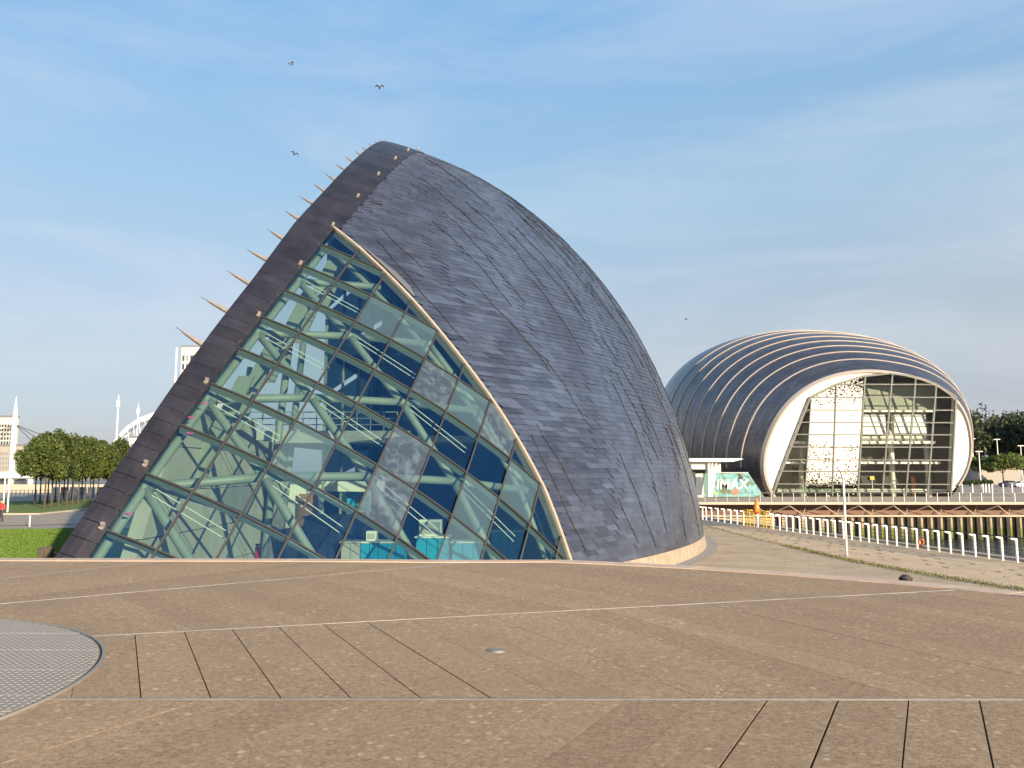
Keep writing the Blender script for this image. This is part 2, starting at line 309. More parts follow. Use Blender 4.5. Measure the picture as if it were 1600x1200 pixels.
M['strip'] = mat('steel_joint_strip', (0.42, 0.40, 0.38), 0.45, 0.5, col2=(0.30, 0.28, 0.26), scale=2)
M['grille'] = mat('steel_grille', (0.27, 0.255, 0.235), 0.6, 0.2)
M['pit'] = mat('grille_pit', (0.03, 0.03, 0.03), 0.9)
def watermat():
    m = bpy.data.materials.new('basin_water'); m.use_nodes = True; t = m.node_tree; N = t.nodes; L = t.links
    b = N['Principled BSDF']; b.inputs['Base Color'].default_value = (0.02, 0.032, 0.05, 1); b.inputs['Roughness'].default_value = 0.08
    g = N.new('ShaderNodeNewGeometry'); mpn = N.new('ShaderNodeMapping'); mpn.inputs['Scale'].default_value = (0.5, 1.6, 1); L.new(g.outputs['Position'], mpn.inputs['Vector'])
    n = N.new('ShaderNodeTexNoise'); n.inputs['Scale'].default_value = 1.3; n.inputs['Detail'].default_value = 5; L.new(mpn.outputs[0], n.inputs['Vector'])
    bp = N.new('ShaderNodeBump'); bp.inputs['Strength'].default_value = 0.8; bp.inputs['Distance'].default_value = 0.5; L.new(n.outputs['Fac'], bp.inputs['Height']); L.new(bp.outputs[0], b.inputs['Normal'])
    return m
M['water'] = watermat()
def quaymat():
    m = bpy.data.materials.new('algae_quay_wall'); m.use_nodes = True; t = m.node_tree; N = t.nodes; L = t.links
    b = N['Principled BSDF']; b.inputs['Roughness'].default_value = 0.9
    g = N.new('ShaderNodeNewGeometry'); sx = N.new('ShaderNodeSeparateXYZ'); L.new(g.outputs['Position'], sx.inputs[0])
    n = N.new('ShaderNodeTexNoise'); n.inputs['Scale'].default_value = 0.9; n.inputs['Detail'].default_value = 7; n.inputs['Roughness'].default_value = 0.7; L.new(g.outputs['Position'], n.inputs['Vector'])
    a = N.new('ShaderNodeMath'); a.operation = 'MULTIPLY_ADD'; a.inputs[1].default_value = 1.6; L.new(n.outputs['Fac'], a.inputs[0]); L.new(sx.outputs['Z'], a.inputs[2])
    mr = N.new('ShaderNodeMapRange'); mr.inputs['From Min'].default_value = -4.6; mr.inputs['From Max'].default_value = -0.9; L.new(a.outputs[0], mr.inputs['Value'])
    r = N.new('ShaderNodeValToRGB'); e = r.color_ramp.elements; e[0].position = 0.0; e[0].color = (0.035, 0.04, 0.02, 1); e[1].position = 0.72; e[1].color = (0.36, 0.28, 0.19, 1)
    k = e.new(0.20); k.color = (0.11, 0.15, 0.025, 1); k = e.new(0.46); k.color = (0.16, 0.18, 0.04, 1); k = e.new(0.58); k.color = (0.30, 0.25, 0.15, 1)
    L.new(mr.outputs[0], r.inputs[0]); L.new(r.outputs[0], b.inputs['Base Color'])
    return m
M['quay'] = quaymat()
M['rust'] = mat('red_brown_steel', (0.17, 0.085, 0.06), 0.7, col2=(0.13, 0.065, 0.05), scale=0.8)
M['pile'] = mat('tarred_pile', (0.014, 0.012, 0.011), 0.8, col2=(0.024, 0.022, 0.015), scale=1.5)
M['deck'] = mat('deck_stone', (0.36, 0.31, 0.26), 0.85, col2=(0.30, 0.26, 0.22), scale=0.5)

# ------------------------------------------------------------------ ground, plaza, promenade, basin
# line of the railing along the basin
RA = ground(1092, 811); RB = ground(1592, 879.5); RD = unit((RB-RA)[:2]); RN = np.array([RD[1], -RD[0]])
if RN[0] < 0: RN = -RN                                         # towards the water
def rl(t, off=0.0): q = RA[:2]+RD*t+RN*off; return q           # point on the railing line
LEN_AB = float(np.linalg.norm((RB-RA)[:2]))
e0, e1 = rl(-14, 0.9), rl(LEN_AB+60, 0.9)
QY = 108.0; WZ = -4.9
corner = rl((QY-RA[1])/RD[1], 0.9)
g = MB()
g.add([(-3000, -300, -0.02), (e1[0], e1[1], -0.02), (corner[0], QY, -0.02), (-3000, QY, -0.02)], [(0, 1, 2, 3)])
g.add([(-3000, -300, -0.02), (e1[0], -300, -0.02), (e1[0], e1[1], -0.02)], [(0, 1, 2)])
g.add([(-3000, QY, -0.02), (3000, QY, -0.02), (3000, 4000, -0.02), (-3000, 4000, -0.02)], [(0, 1, 2, 3)])
struct(g.build('ground', M['ground']))
w = MB(); w.add([(-20, -200, WZ), (600, -200, WZ), (600, QY, WZ), (-20, QY, WZ)], [(0, 1, 2, 3)])
struct(w.build('water', M['water']))
# forecourt and promenade sheets
VERGE = [ground(1105, 822)[:2], ground(1165, 838)[:2], ground(1225, 852)[:2], ground(1320, 874)[:2], ground(1420, 893)[:2], ground(1530, 911)[:2], ground(1640, 928)[:2], np.array([19.5, 18.0])]
rail_pts = []
for q in VERGE: t = float(np.dot(q-RA[:2], RD)); rail_pts.append(rl(t, 0.9))
p = MB()
for i in range(len(VERGE)-1):
    p.add([(*VERGE[i], 0.004), (*VERGE[i+1], 0.004), (*rail_pts[i+1], 0.004), (*rail_pts[i], 0.004)], [(0, 1, 2, 3)])
pr = struct(p.build('promenade', M['promenade']))
p = MB()
fc = [(-9, 14), (6, 12), (9, 8), (19.5, 18.0)]+[tuple(q) for q in VERGE[::-1][1:]]+[(13.0, 66), (11, 70), (0, 60), (-6, 40)]
p.add([(x, y, -0.006) for x, y in fc], [tuple(range(len(fc)))])
struct(p.build('forecourt', M['forecourt']))
# edge kerb of the promenade on the water side, and its wall
p = MB(); a, b_ = rl(-12, 0.75), rl(LEN_AB+60, 0.75)
p.bar((*a, 0.03), (*b_, 0.03), 0.5, 0.16)
struct(p.build('quay_kerb', M['kerb']))
p = MB(); a, b_ = rl(-30, 1.25), rl(LEN_AB+60, 1.25); p.bar((*a, -3.1), (*b_, -3.1), 0.5, 6.1)
struct(p.build('promenade_quay_wall', M['quay']))
# left side: lawn, path
p = MB(); nlx, nly = 30, 12; G = []
lawn_far = [ground(-60, 820), ground(40, 819), ground(130, 816)]
G = np.array([[(-60+ (45*i/nlx), 24+ (57.0-24)*j/nly, 0.02+0.10*math.sin(i*0.5)*math.sin(j*0.4)*0.5+0.12*math.sin(math.pi*j/nly)) for j in range(nly+1)] for i in range(nlx+1)])
p.grid(G); struct(p.build('lawn', M['lawn'], smooth=True))
p = MB(); pa = [ground(-300, 826), ground(150, 819), ground(230, 812), ground(230, 792), ground(140, 800), ground(-300, 806)]
p.add([(q[0], q[1], 0.012) for q in pa], [tuple(range(6))]); struct(p.build('path', M['path']))
p = MB(); pa = [ground(-300, 806), ground(60, 804), ground(150, 795), ground(230, 787), ground(230, 778), ground(-300, 792)]
p.add([(q[0], q[1], 0.05) for q in pa], [tuple(range(6))]); struct(p.build('grass_verge', M['lawn']))
p = MB(); p.bar((*ground(-300, 806)[:2], 0.06), (*ground(60, 804)[:2], 0.06), 0.3, 0.14); p.bar((*ground(60, 804)[:2], 0.06), (*ground(150, 795)[:2], 0.06), 0.3, 0.14)
struct(p.build('path_kerb', M['kerb']))
# ---- raised plaza
PZ = 2.45
def pl(px, py): return ground(px, py, PZ)[:2]
EDGE = [np.array(q) for q in [(-30, 13.5), (-20, 15.0), (-13, 15.35), (-8.4, 15.3), (-4, 15.2), (-1.0, 15.0)]]+[pl(880, 875.5), pl(960, 879), pl(1100, 886), pl(1250, 896), pl(1400, 907.5), pl(1500, 916), pl(1600, 926)]+[np.array(q) for q in [(8.6, 8.6), (9.6, 5), (9.9, 0), (9, -8), (-30, -8)]]
c0 = np.array([-8.0, 3.0])
inner = []
for q in EDGE: d = q-c0; L_ = np.linalg.norm(d); inner.append(c0+d*(1-0.42/L_))
b = MB(); n = len(EDGE)
V = [(*q, PZ-0.035) for q in inner]+[(*(c0+(q-c0)*1.03), -0.01) for q in EDGE]
b.add(V, [tuple(range(n))]+[(i, n+i, n+(i+1) % n, (i+1) % n) for i in range(n)])
plaza = struct(b.build('plaza', M['pit'] if False else mat('plaza_bed', (0.07, 0.055, 0.04), 0.95)))
cp = MB()
for i in range(n-2):
    A, B, Ai, Bi = EDGE[i], EDGE[i+1], inner[i], inner[i+1]; s_ = 0.006
    A2, Ai2 = A+(B-A)*s_, Ai+(Bi-Ai)*s_
    m_ = MB(); m_.prism([(*A2, PZ-0.25), (*B, PZ-0.25), (*Bi, PZ-0.25), (*Ai2, PZ-0.25)], (0, 0, 0.262)); m_.build('coping_stone', M['coping'], plaza)
def isect(a, b, c, d):
    M_ = np.array([b-a, c-d]).T; t_ = np.linalg.solve(M_, c-a); return a+(b-a)*t_[0]
s1a, s1b, s2a, s2b, s3a, s3b = pl(110, 1092), pl(1500, 1093), pl(140, 993), pl(1500, 922), pl(50, 940), pl(600, 890)
TC = (isect(s1a, s1b, s2a, s2b)+isect(s1a, s1b, s3a, s3b))/2        # centre the radial steel strips run from
azof = lambda q: math.degrees(math.atan2(q[0]-TC[0], q[1]-TC[1]))
def rdir(az): return np.array([math.sin(R(az)), math.cos(R(az))])
AZS = [126, 108, azof(s1b), azof((s2a+s2b)/2), azof((s3a+s3b)/2), 30, 8]; Y1 = float(pl(800, 1091)[1])
JAZ = [-60, 27.5, 27.5, -26, -40, 35, 0]
def clip(poly, a, nrm):            # keep the side where (p-a).nrm >= 0
    out = []
    for i in range(len(poly)):
        P, Q = poly[i], poly[(i+1) % len(poly)]; dp, dq = np.dot(P-a, nrm), np.dot(Q-a, nrm)
        if dp >= 0: out.append(P)
        if dp*dq < 0: out.append(P+(Q-P)*dp/(dp-dq))
    return out
g1, g2, g3 = pl(0, 970), pl(160, 1031), pl(0, 1125)
m12, m23 = (g1+g2)/2, (g2+g3)/2; rot90 = lambda q: np.array([-q[1], q[0]])
GC = isect(m12, m12+rot90(g2-g1), m23, m23+rot90(g3-g2)); GR = float(np.linalg.norm(g2-GC))
inner_poly = inner[:]
def area(P): return 0.5*abs(sum(P[i][0]*P[(i+1) % len(P)][1]-P[(i+1) % len(P)][0]*P[i][1] for i in range(len(P))))
nslab = 0
for k in range(len(AZS)-1):
    d1, d0 = rdir(AZS[k]), rdir(AZS[k+1])        # clockwise bound, anticlockwise bound
    n1 = np.array([-d1[1], d1[0]]); n0 = np.array([d0[1], -d0[0]])
    sec = clip(clip(inner_poly, TC+n1*0.022, n1), TC+n0*0.022, n0)
    if len(sec) < 3: continue
    jd = rdir(JAZ[k+1]); jn = np.array([jd[1], -jd[0]])
    sp = 0.51*abs(np.dot(np.array([1.0, 0]), jn))
    ts = [np.dot(q-TC, jn) for q in sec]; lo, hi = min(ts), max(ts)
    off = np.dot(pl(220, 1088)-TC, jn) if k in (2,) else np.dot(pl(1420, 1092)-TC, jn)
    j0 = math.floor((lo-off)/sp); j1 = math.ceil((hi-off)/sp)
    for j in range(j0, j1):
        gp2 = []
        for jj in (j, j+1):         # wide open joints near the viewer's side, tight ones elsewhere
            ox = (off+jj*sp+np.dot(TC, jn)-Y1*jn[1])/jn[0]; pxj = proj(np.array([ox, Y1, PZ]))[0]; h1_ = (jj*7919 % 13)/13
            gp2.append((0.0045+0.003*h1_ if 190 < pxj < 780 else 0.0012+0.0012*h1_) if k == 2 else (0.005+0.003*h1_ if pxj > 1130 else 0.0015) if k == 1 else 0.0012)
        a0, a1 = off+j*sp+gp2[0], off+(j+1)*sp-gp2[1]
        P = clip(clip(sec, TC+jn*a0, jn), TC+jn*a1, -jn)
        if len(P) < 3 or area(P) < 0.01: continue
        q = proj(np.array([(*x, PZ) for x in P]))
        if all(x[1] < 0.7 for x in P): continue
        h = random.uniform(-0.0012, 0.0012) if k in (1, 2) else random.uniform(-0.0006, 0.0006)
        m_ = MB(); m_.prism([(*x, PZ-0.035) for x in P], (0, 0, 0.036+h)); m_.build('slab', M['slab'], plaza); nslab += 1
for az in AZS:
    d = rdir(az); lo_t = 0.0
    m_ = MB(); m_.bar((*(TC+d*0.5), PZ-0.012), (*(TC+d*30), PZ-0.012), 0.028, 0.03)
    # stop at the coping
    tmax = 30
    for t in np.arange(0.5, 30, 0.05):
        q = TC+d*t; ins = False
        for i in range(n):
            x1, y1 = inner[i]; x2, y2 = inner[(i+1) % n]
            if (y1 > q[1]) != (y2 > q[1]) and q[0] < (x2-x1)*(q[1]-y1)/(y2-y1)+x1: ins = not ins
        if ins: tmax = t
    m_ = MB(); m_.bar((*(TC+d*0.5), PZ-0.012), (*(TC+d*tmax), PZ-0.012), 0.028, 0.03); m_.build('joint_strip', M['strip'], plaza)
# round steel grille at the tower foot
gr = thing('floor_grille', 'round grey steel grille set in the plaza at the left edge', 'grille', (*GC, PZ))
m_ = MB(); ring = [(GC[0]+GR*math.cos(t), GC[1]+GR*math.sin(t), PZ-0.03) for t in np.linspace(0, 2*math.pi, 73)[:-1]]
m_.prism(ring, (0, 0, 0.038)); m_.build('grille_bed', M['pit'], gr)
m_ = MB(); Gr = []
for t in np.linspace(0, 2*math.pi, 97):
    c_, s_ = math.cos(t), math.sin(t); Gr.append([(GC[0]+r_*c_, GC[1]+r_*s_, PZ+z_) for r_, z_ in ((GR+0.012, 0.0), (GR+0.012, 0.02), (GR-0.012, 0.02), (GR-0.012, 0.0))])
m_.grid(np.array(Gr)); m_.build('rim', M['grille'], gr)
for i in range(-50, 51):           # bearing bars
    y_ = i*0.062
    hw = math.sqrt(max(0, (GR-0.04)**2-y_*y_))
    if hw < 0.2: continue
    if i % 12 == 0:
        m_ = MB(); m_.box(GC[0]-hw, GC[0]+hw, GC[1]+y_-0.012, GC[1]+y_+0.012, PZ+0.008, PZ+0.024); m_.build('bearing_bar', M['strip'], gr)
    else:
        m_ = MB(); m_.box(GC[0]-hw, GC[0]+hw, GC[1]+y_-0.014, GC[1]+y_+0.014, PZ+0.008, PZ+0.019); m_.build('cross_bar', M['grille'], gr)
m_ = MB()
for i in range(-50, 51):
    x_ = i*0.062; hw = math.sqrt(max(0, (GR-0.05)**2-x_*x_))
    if hw > 0.2: m_.box(GC[0]+x_-0.013, GC[0]+x_+0.013, GC[1]-hw, GC[1]+hw, PZ+0.008, PZ+0.021)
tag(m_.build('fine_bars', M['grille'], gr), kind='stuff')
# in-ground light and dome
q = pl(776, 1017); gl_ = thing('ground_light', 'small round steel ground light in the plaza slabs', 'light', (*q, PZ))
m_ = MB(); m_.tube([(*q, PZ-0.02), (*q, PZ+0.008)], 0.085, 20); m_.build('rim', M['strip'], gl_)
m_ = MB(); m_.tube([(*q, PZ), (*q, PZ+0.012)], 0.062, 20); m_.build('lens', M['grille'], gl_)
q = ground(1415, 905, PZ); m_ = MB(); th_ = thing('dome_light', 'small dark iron dome standing on the plaza edge', 'dome light', q)
m_.ico((q[0], q[1], PZ+0.0), 0.088, 0.088, 0.075, 16, 10); m_.build('dome', M['iron'], th_, True)
m_ = MB(); m_.tube([(q[0], q[1], PZ-0.01), (q[0], q[1], PZ+0.022)], 0.098, 20); m_.build('flange', M['black'], th_)

# ------------------------------------------------------------------ science hall: one curved surface, glass end, shingled shell
SP = [0.412520027, 0.656257091, 0.465893298, 1.74566446, 1.33150198, 0.151658457, -1.20275576, 22.8603829,
      0.931777405, 2.66574657, 0.00643037622, -0.543897453, -0.126718762, -1.42476046, -0.158982546, 0.224258632, 0.175873021, 0.579873075]
az_, el_, rot_ = SP[:3]
nS = np.array([math.sin(az_)*math.cos(el_), -math.cos(az_)*math.cos(el_), math.sin(el_)])
hS = np.array([math.cos(az_), math.sin(az_), 0]); wS = np.cross(nS, hS)
aS = math.cos(rot_)*wS+math.sin(rot_)*hS; bS = math.cos(rot_)*hS-math.sin(rot_)*wS
E0 = at(326+SP[5], 599+SP[6], SP[7]); CF = SP[8:]
def surf(u, v, off=0.0):
    u = np.asarray(u, float); v = np.asarray(v, float)
    A, B = u*SP[3], v*SP[4]; a, b = A/10, B/10; q = CF
    f = q[0]*a*a+q[1]*b*b+q[2]*a*b+q[3]*a**3+q[4]*a*a*b+q[5]*a*b*b+q[6]*b**3+q[7]*b**4+q[8]*a**4+q[9]*a*a*b*b
    P = E0+A[..., None]*aS+B[..., None]*bS-f[..., None]*nS
    if np.ndim(off) or off: P = P+norm(u, v)*np.asarray(off)[..., None]
    return P
def norm(u, v):
    e = 1e-3; du = surf(u+e, v)-surf(u-e, v); dv = surf(u, v+e)-surf(u, v-e)
    n_ = np.cross(dv, du); n_ = n_/np.linalg.norm(n_, axis=-1, keepdims=True)
    s_ = np.sign((n_*nS).sum(-1, keepdims=True)); return n_*np.where(s_ == 0, 1, s_)
def S(u, v, off=0.0): return surf(np.array(float(u)), np.array(float(v)), off)
def u_at_z(v, z, lo=-9, hi=12):
    for _ in range(50):
        m_ = (lo+hi)/2
        if S(m_, v)[2] > z: hi = m_
        else: lo = m_
    return m_
def v_at_z(u, z, lo=-1.0, hi=26.0):
    for _ in range(40):
        m_ = (lo+hi)/2
        if S(u, m_)[2] > z: lo = m_
        else: hi = m_
    return m_
GE = np.array([(5.84, -0.02), (5.5, 0.84), (5.11, 1.69), (4.55, 2.91), (3.83, 4.37), (3.15, 5.82), (2.53, 7.08), (1.96, 8.16), (1.43, 8.93), (1.05, 9.5), (0.87, 9.78), (0.76, 9.94)])   # edge of the glass in (u, v)
def edge_u(v): return np.interp(v, GE[:, 1], GE[:, 0])
def edge_v(u): return np.interp(-u, -GE[:, 0], GE[:, 1])
hall = thing('science_hall', 'large leaning titanium shell hall with a triangular glass end and spiked spine', 'building', (-2, 30, 0))
# backing shell and lining
US = np.concatenate([np.linspace(-4.9, 6, 24), np.linspace(6.4, 27.0, 46)]); 
def shell_grid(off):
    G = []
    for u in np.linspace(5.84, 26.5, 60):
        v0 = 0.0; v1 = v_at_z(u, 0.45, 0, 24); G.append([S(u, v, off) for v in np.linspace(v0, v1, 40)])
    return np.array(G)
def shell_low(off):                 # the part of the shell below the glass apex, right of the glass edge
    G = []
    for u in np.linspace(0.78, 5.84, 20):
        v0 = edge_v(u); v1 = max(v0+0.01, v_at_z(u, 0.45, 0, 24)); G.append([S(u, v, off) for v in np.linspace(v0, v1, 24)])
    return np.array(G)
m_ = MB(); m_.grid(shell_grid(-0.04)); m_.grid(shell_low(-0.04)); m_.build('shell_backing', M['lining'], hall, True)
m_ = MB(); m_.grid(shell_grid(-0.75)); m_.grid(shell_low(-0.75)); m_.build('ceiling_lining', M['lining'], hall, True)
# shingles: level courses, joints stepping a constant amount so that they run in slanting lines
tiles = []
CZ = 0.20; z = 0.62; row = 0; TL = 0.78
while z < 23.0:
    slope_pts = []
    # course line from glass edge to far side, sampled in u
    us = np.linspace(0.8, 25.5, 220); vv = []
    lo = np.full(us.shape, -0.0); hi = np.full(us.shape, 24.0)
    for _ in range(34):
        md = (lo+hi)/2; up = surf(us, md)[..., 2] > z; lo = np.where(up, md, lo); hi = np.where(up, hi, md)
    vv = (lo+hi)/2
    ok = (vv > 0.02) & (vv < 23.9) & (vv > np.where(us < GE[0, 0], np.interp(-us, -GE[:, 0], GE[:, 1]), 0))
    if ok.sum() > 3:
        uu, v2 = us[ok], vv[ok]; P = surf(uu, v2); L_ = np.concatenate([[0], np.cumsum(np.linalg.norm(np.diff(P, axis=0), axis=1))])
        n_ = norm(uu, v2); slope = np.clip(np.linalg.norm(n_[:, :2], axis=1), 0.25, 1)
        k0 = -2
        ph_ = (row*0.12) % 1.0; kb_ = int(row*0.12)
        joint = lambda k: (k+ph_)*TL+((k*7919+row*104729) % 97/97-0.5)*0.07
        while joint(k0) < L_[-1]:
            a0, a1 = max(0, joint(k0)), min(L_[-1], joint(k0+1))
            if a1-a0 > 0.08:
                mid = (a0+a1)/2; tiles.append((np.interp(a0, L_, uu), np.interp(a1, L_, uu), np.interp(mid, L_, uu), z, row, k0-kb_, a0 > 0 and a1 < L_[-1]))
            k0 += 1
    z += CZ*float(np.interp(z, [0, 12, 20, 23], [1, 0.95, 0.75, 0.6])); row += 1
def v_many(u, z):
    lo = np.zeros(u.shape); hi = np.full(u.shape, 25.0)
    for _ in range(36):
        md = (lo+hi)/2; up = surf(u, md)[..., 2] > z; lo = np.where(up, md, lo); hi = np.where(up, hi, md)
    return (lo+hi)/2
T = np.array([t[:6] for t in tiles]); full = np.array([t[6] for t in tiles])
zc = T[:, 3]; dz = CZ*np.interp(zc, [0, 12, 20, 23], [1, 0.95, 0.75, 0.6])
u0, u1 = T[:, 0], T[:, 1]
cor = []
for uu, zz in ((u0, zc), (u1, zc), (u1, zc+dz*1.12), (u0, zc+dz*1.12)):
    v_ = v_many(uu, np.maximum(zz, 0.05)); lim = np.where(uu < GE[0, 0], np.interp(-uu, -GE[:, 0], GE[:, 1]), 0.0); v_ = np.maximum(v_, lim); cor.append((uu, v_))
lift = RNG.uniform(0.012, 0.026, len(T)); twist = RNG.normal(0, 0.004, len(T))
big = RNG.random(len(T)) < 0.05; lift = np.where(big, lift+RNG.uniform(0.008, 0.028, len(T)), lift)
C0 = surf(*cor[0])+norm(*cor[0])*(lift+twist)[:, None]; C1 = surf(*cor[1])+norm(*cor[1])*(lift-twist)[:, None]
C2 = surf(*cor[2])+norm(*cor[2])*0.001; C3 = surf(*cor[3])+norm(*cor[3])*0.001
B0 = surf(*cor[0])-norm(*cor[0])*0.02; B1 = surf(*cor[1])-norm(*cor[1])*0.02
# narrow gap at the ends so that joints read
e_ = 0.006/np.maximum(np.linalg.norm(C1-C0, axis=1), .05)[:, None]
seam = np.zeros(len(T)); rws, kbs = T[:, 4], T[:, 5]
for _ in range(220):                # open laps where sheets have lifted: broken slanting lines
    kk = RNG.integers(kbs.min(), kbs.max()); r0 = RNG.integers(0, row); r1 = r0+RNG.integers(6, 40)
    hit = (kbs == kk) & (rws >= r0) & (rws < r1) & (RNG.random(len(T)) < 0.8); seam[hit] = RNG.uniform(0.03, 0.085)
for _ in range(12):
    kk = RNG.integers(kbs.min(), kbs.max()); r0 = RNG.integers(0, row); r1 = r0+RNG.integers(20, 60); g_ = RNG.uniform(0.05, 0.10)
    hit = (kbs == kk) & (rws >= r0) & (rws < r1) & (RNG.random(len(T)) < 0.96); seam[hit] = g_*(0.5+0.5*np.sin(np.pi*(rws[hit]-r0)/(r1-r0)))
es_ = seam[:, None]/np.maximum(np.linalg.norm(C1-C0, axis=1), .12)[:, None]; es_ = np.minimum(es_, 0.3)
C0, C1 = C0+(C1-C0)*(e_+es_), C1-(C1-C0)*e_; C2, C3 = C2+(C3-C2)*e_, C3-(C3-C2)*(e_+es_)
band = {k_: RNG.normal(0, 0.12) for k_ in set(kbs.astype(int).tolist())}
tint = np.clip(RNG.normal(0.5, 0.13, len(T))+np.array([band[int(k_)] for k_ in kbs]), 0, 1)
px = proj((C0+C1+C2+C3)/4); ar = 0.5*np.abs(np.cross(proj(C2)-proj(C0), proj(C3)-proj(C1)))
view = ((np.array([0, 0, EYE])-(C0+C2)/2)*norm(T[:, 2], v_many(T[:, 2], zc))).sum(1) > 0
hidden = px[:, 1] > 872+np.clip((px[:, 0]-900)*0.05, 0, 60)
score = np.where(full & view & ~hidden, ar, 0); pick = set(np.argsort(-score)[:300].tolist())
V = []; F = []; TT = []
for i in range(len(T)):
    if i in pick: continue
    o_ = len(V); V += [C0[i], C1[i], C2[i], C3[i], B0[i], B1[i]]; F += [(o_, o_+1, o_+2, o_+3), (o_+4, o_+5, o_+1, o_)]; TT += [tint[i]]*6
me = bpy.data.meshes.new('shingle_field'); me.from_pydata([tuple(p_) for p_ in V], [], F); me.materials.append(M['shingle'])
at_ = me.attributes.new('tint', 'FLOAT', 'POINT'); at_.data.foreach_set('value', np.array(TT, dtype=np.float32)); me.update()
tag(link('shingle_field', me, hall), kind='stuff')
for i in sorted(pick):
    nn_ = norm(np.array(T[i, 2]), np.array(cor[0][1][i]))
    m_ = MB(); q = [C0[i], C1[i], C2[i], C3[i]]; m_.hexa([x-nn_*0.016 for x in q]+q); m_.build('shingle', M['shingle1'], hall)
print('shingles', len(T))
# dark strips painting the shade at creases between sheets: slanting lines running down the shell, broken here and there
M['lap'] = mat('lap_shade_metal', (0.045, 0.045, 0.055), 0.6, 0.6)
u_s = 6.6
while u_s < 25:
    v_ = random.uniform(0.3, 5); slope_ = -0.50*random.uniform(0.85, 1.1)
    while v_ < 19:
        ln = random.uniform(0.8, 4.2); pts_ = []
        for v2_ in np.arange(v_, v_+ln, 0.28):
            uu_ = u_s+slope_*v2_+0.10*math.sin(v2_*1.1+u_s*3)+0.03*math.sin(v2_*5.3+u_s)
            if uu_ < 0.9 or (uu_ < 5.84 and v2_ < edge_v(uu_)+0.3): continue
            P_ = S(uu_, v2_, 0.012)
            if P_[2] < 0.7: break
            pts_.append(P_)
        if len(pts_) > 2:
            wd_ = random.uniform(0.012, 0.036); m_ = MB(); [m_.bar(pts_[q_], pts_[q_+1], wd_*math.sin(math.pi*(q_+.7)/(len(pts_)+.4)), 0.045, nS) for q_ in range(len(pts_)-1)]; m_.build('lap_shade_strip', M['lap'], hall)
        v_ += ln+random.uniform(0.2, 4.5)
    u_s += random.uniform(0.35, 1.1)
# spine band: plates across the leading edge
WU = [-5.0, -3.5, -1.7, 1.1, 3, 5.4, 7.5, 10.3, 13.8, 17, 20, 27]; WV = [0.40, 0.43, 0.47, 0.67, 0.76, 0.96, 1.0, 1.11, 1.3, 1.45, 1.5, 1.2]
def wv(u): return float(np.interp(u, WU, WV))
ulist = [-4.85]
while ulist[-1] < 26: ulist.append(ulist[-1]+(0.27 if ulist[-1] < 20 else 0.8))
for i in range(len(ulist)-1):
    a, b = ulist[i], ulist[i+1]; m_ = MB(); gp = 0.006
    j0, j1 = random.uniform(0.0, 0.006), random.uniform(0.006, 0.018)
    cs = []
    for uu, of in ((a+gp, 0.05+j0), (b-gp, 0.05+j1)):
        w_ = wv(uu); sec = [S(uu, 0.06 if uu < 5.7 else 0.2, of-0.01), S(uu, -w_*0.35, of+0.012), S(uu, -w_*0.7, of+0.012), S(uu, -w_, of-0.01)]
        back = S(uu, -w_*0.96, of-0.42); back2 = S(uu, 0.02, of-0.46); cs.append(sec+[back, back2])
    V = cs[0]+cs[1]; F = [(k, (k+1) % 6, 6+(k+1) % 6, 6+k) for k in range(6)]+[tuple(range(5, -1, -1)), tuple(range(6, 12))]
    m_.add(V, F); m_.build('spine_plate', M['spine'], hall)
# spikes
SPK = [(-0.05+0*0, 0)]
spk_px = [((45, 1045), (200, 1120)), ((170, 897), (325, 960)), ((295, 765), (430, 825)), ((395, 662), (520, 712)), ((497, 562), (605, 608)), ((582, 470), (680, 512)), ((655, 398), (745, 435)), ((722, 336), (805, 375)), ((780, 285), (852, 318)), ((832, 241), (900, 270)), ((882, 206), (943, 235)), ((927, 176), (980, 202)), ((960, 157), (1012, 180)), ((995, 140), (1038, 160)), ((1025, 128), (1058, 148)), ((1048, 121), (1074, 138)), ((1073, 115), (1096, 129))]
def edge_point(px_, py_):
    best = None
    for uu in np.arange(-4, 20, 0.05):
        P_ = S(uu, -wv(uu), 0.0); q_ = proj(P_); d_ = np.hypot(q_[0]-px_, q_[1]-py_)
        if best is None or d_ < best[0]: best = (d_, uu)
    return best[1]
for tip, bs in spk_px:
    tx, ty = 260+tip[0]/3.157, 180+tip[1]/3.157; bx, by = 260+bs[0]/3.157, 180+bs[1]/3.157
    uu = edge_point(bx, by); Bp = S(uu, -wv(uu)*0.97, -0.16); depth = Bp[1]
    Tp = at(tx, ty, depth-0.05); d = Tp-Bp; Lk = np.linalg.norm(d); d = d/Lk
    tan = unit(S(uu+0.05, -wv(uu))-S(uu-0.05, -wv(uu))); side = unit(np.cross(d, tan)); tan = np.cross(side, d)
    m_ = MB(); V = []
    wd = min(0.075*Lk+0.018, 0.085)
    for t_, hw, ht in ((-0.12, wd, 0.045), (0.25, wd*0.92, 0.042), (0.6, wd*0.55, 0.034), (0.80, wd*0.26, 0.02)):
        c_ = Bp+d*Lk*t_
        V += [c_-tan*hw-side*ht, c_+tan*hw*0.85-side*ht, c_+tan*hw*0.85+side*ht, c_-tan*hw+side*ht]
    F = [(4*k+i, 4*k+(i+1) % 4, 4*k+4+(i+1) % 4, 4*k+4+i) for k in range(3) for i in range(4)]+[(3, 2, 1, 0), (12, 13, 14, 15)]
    m_.add(V, F); f_ = m_.build('spike', M['fin'], hall)
    m_ = MB(); m_.tube([Bp+d*Lk*0.74, Bp+d*Lk*1.0], [0.012, 0.007], 6); m_.build('needle', M['iron'], f_)
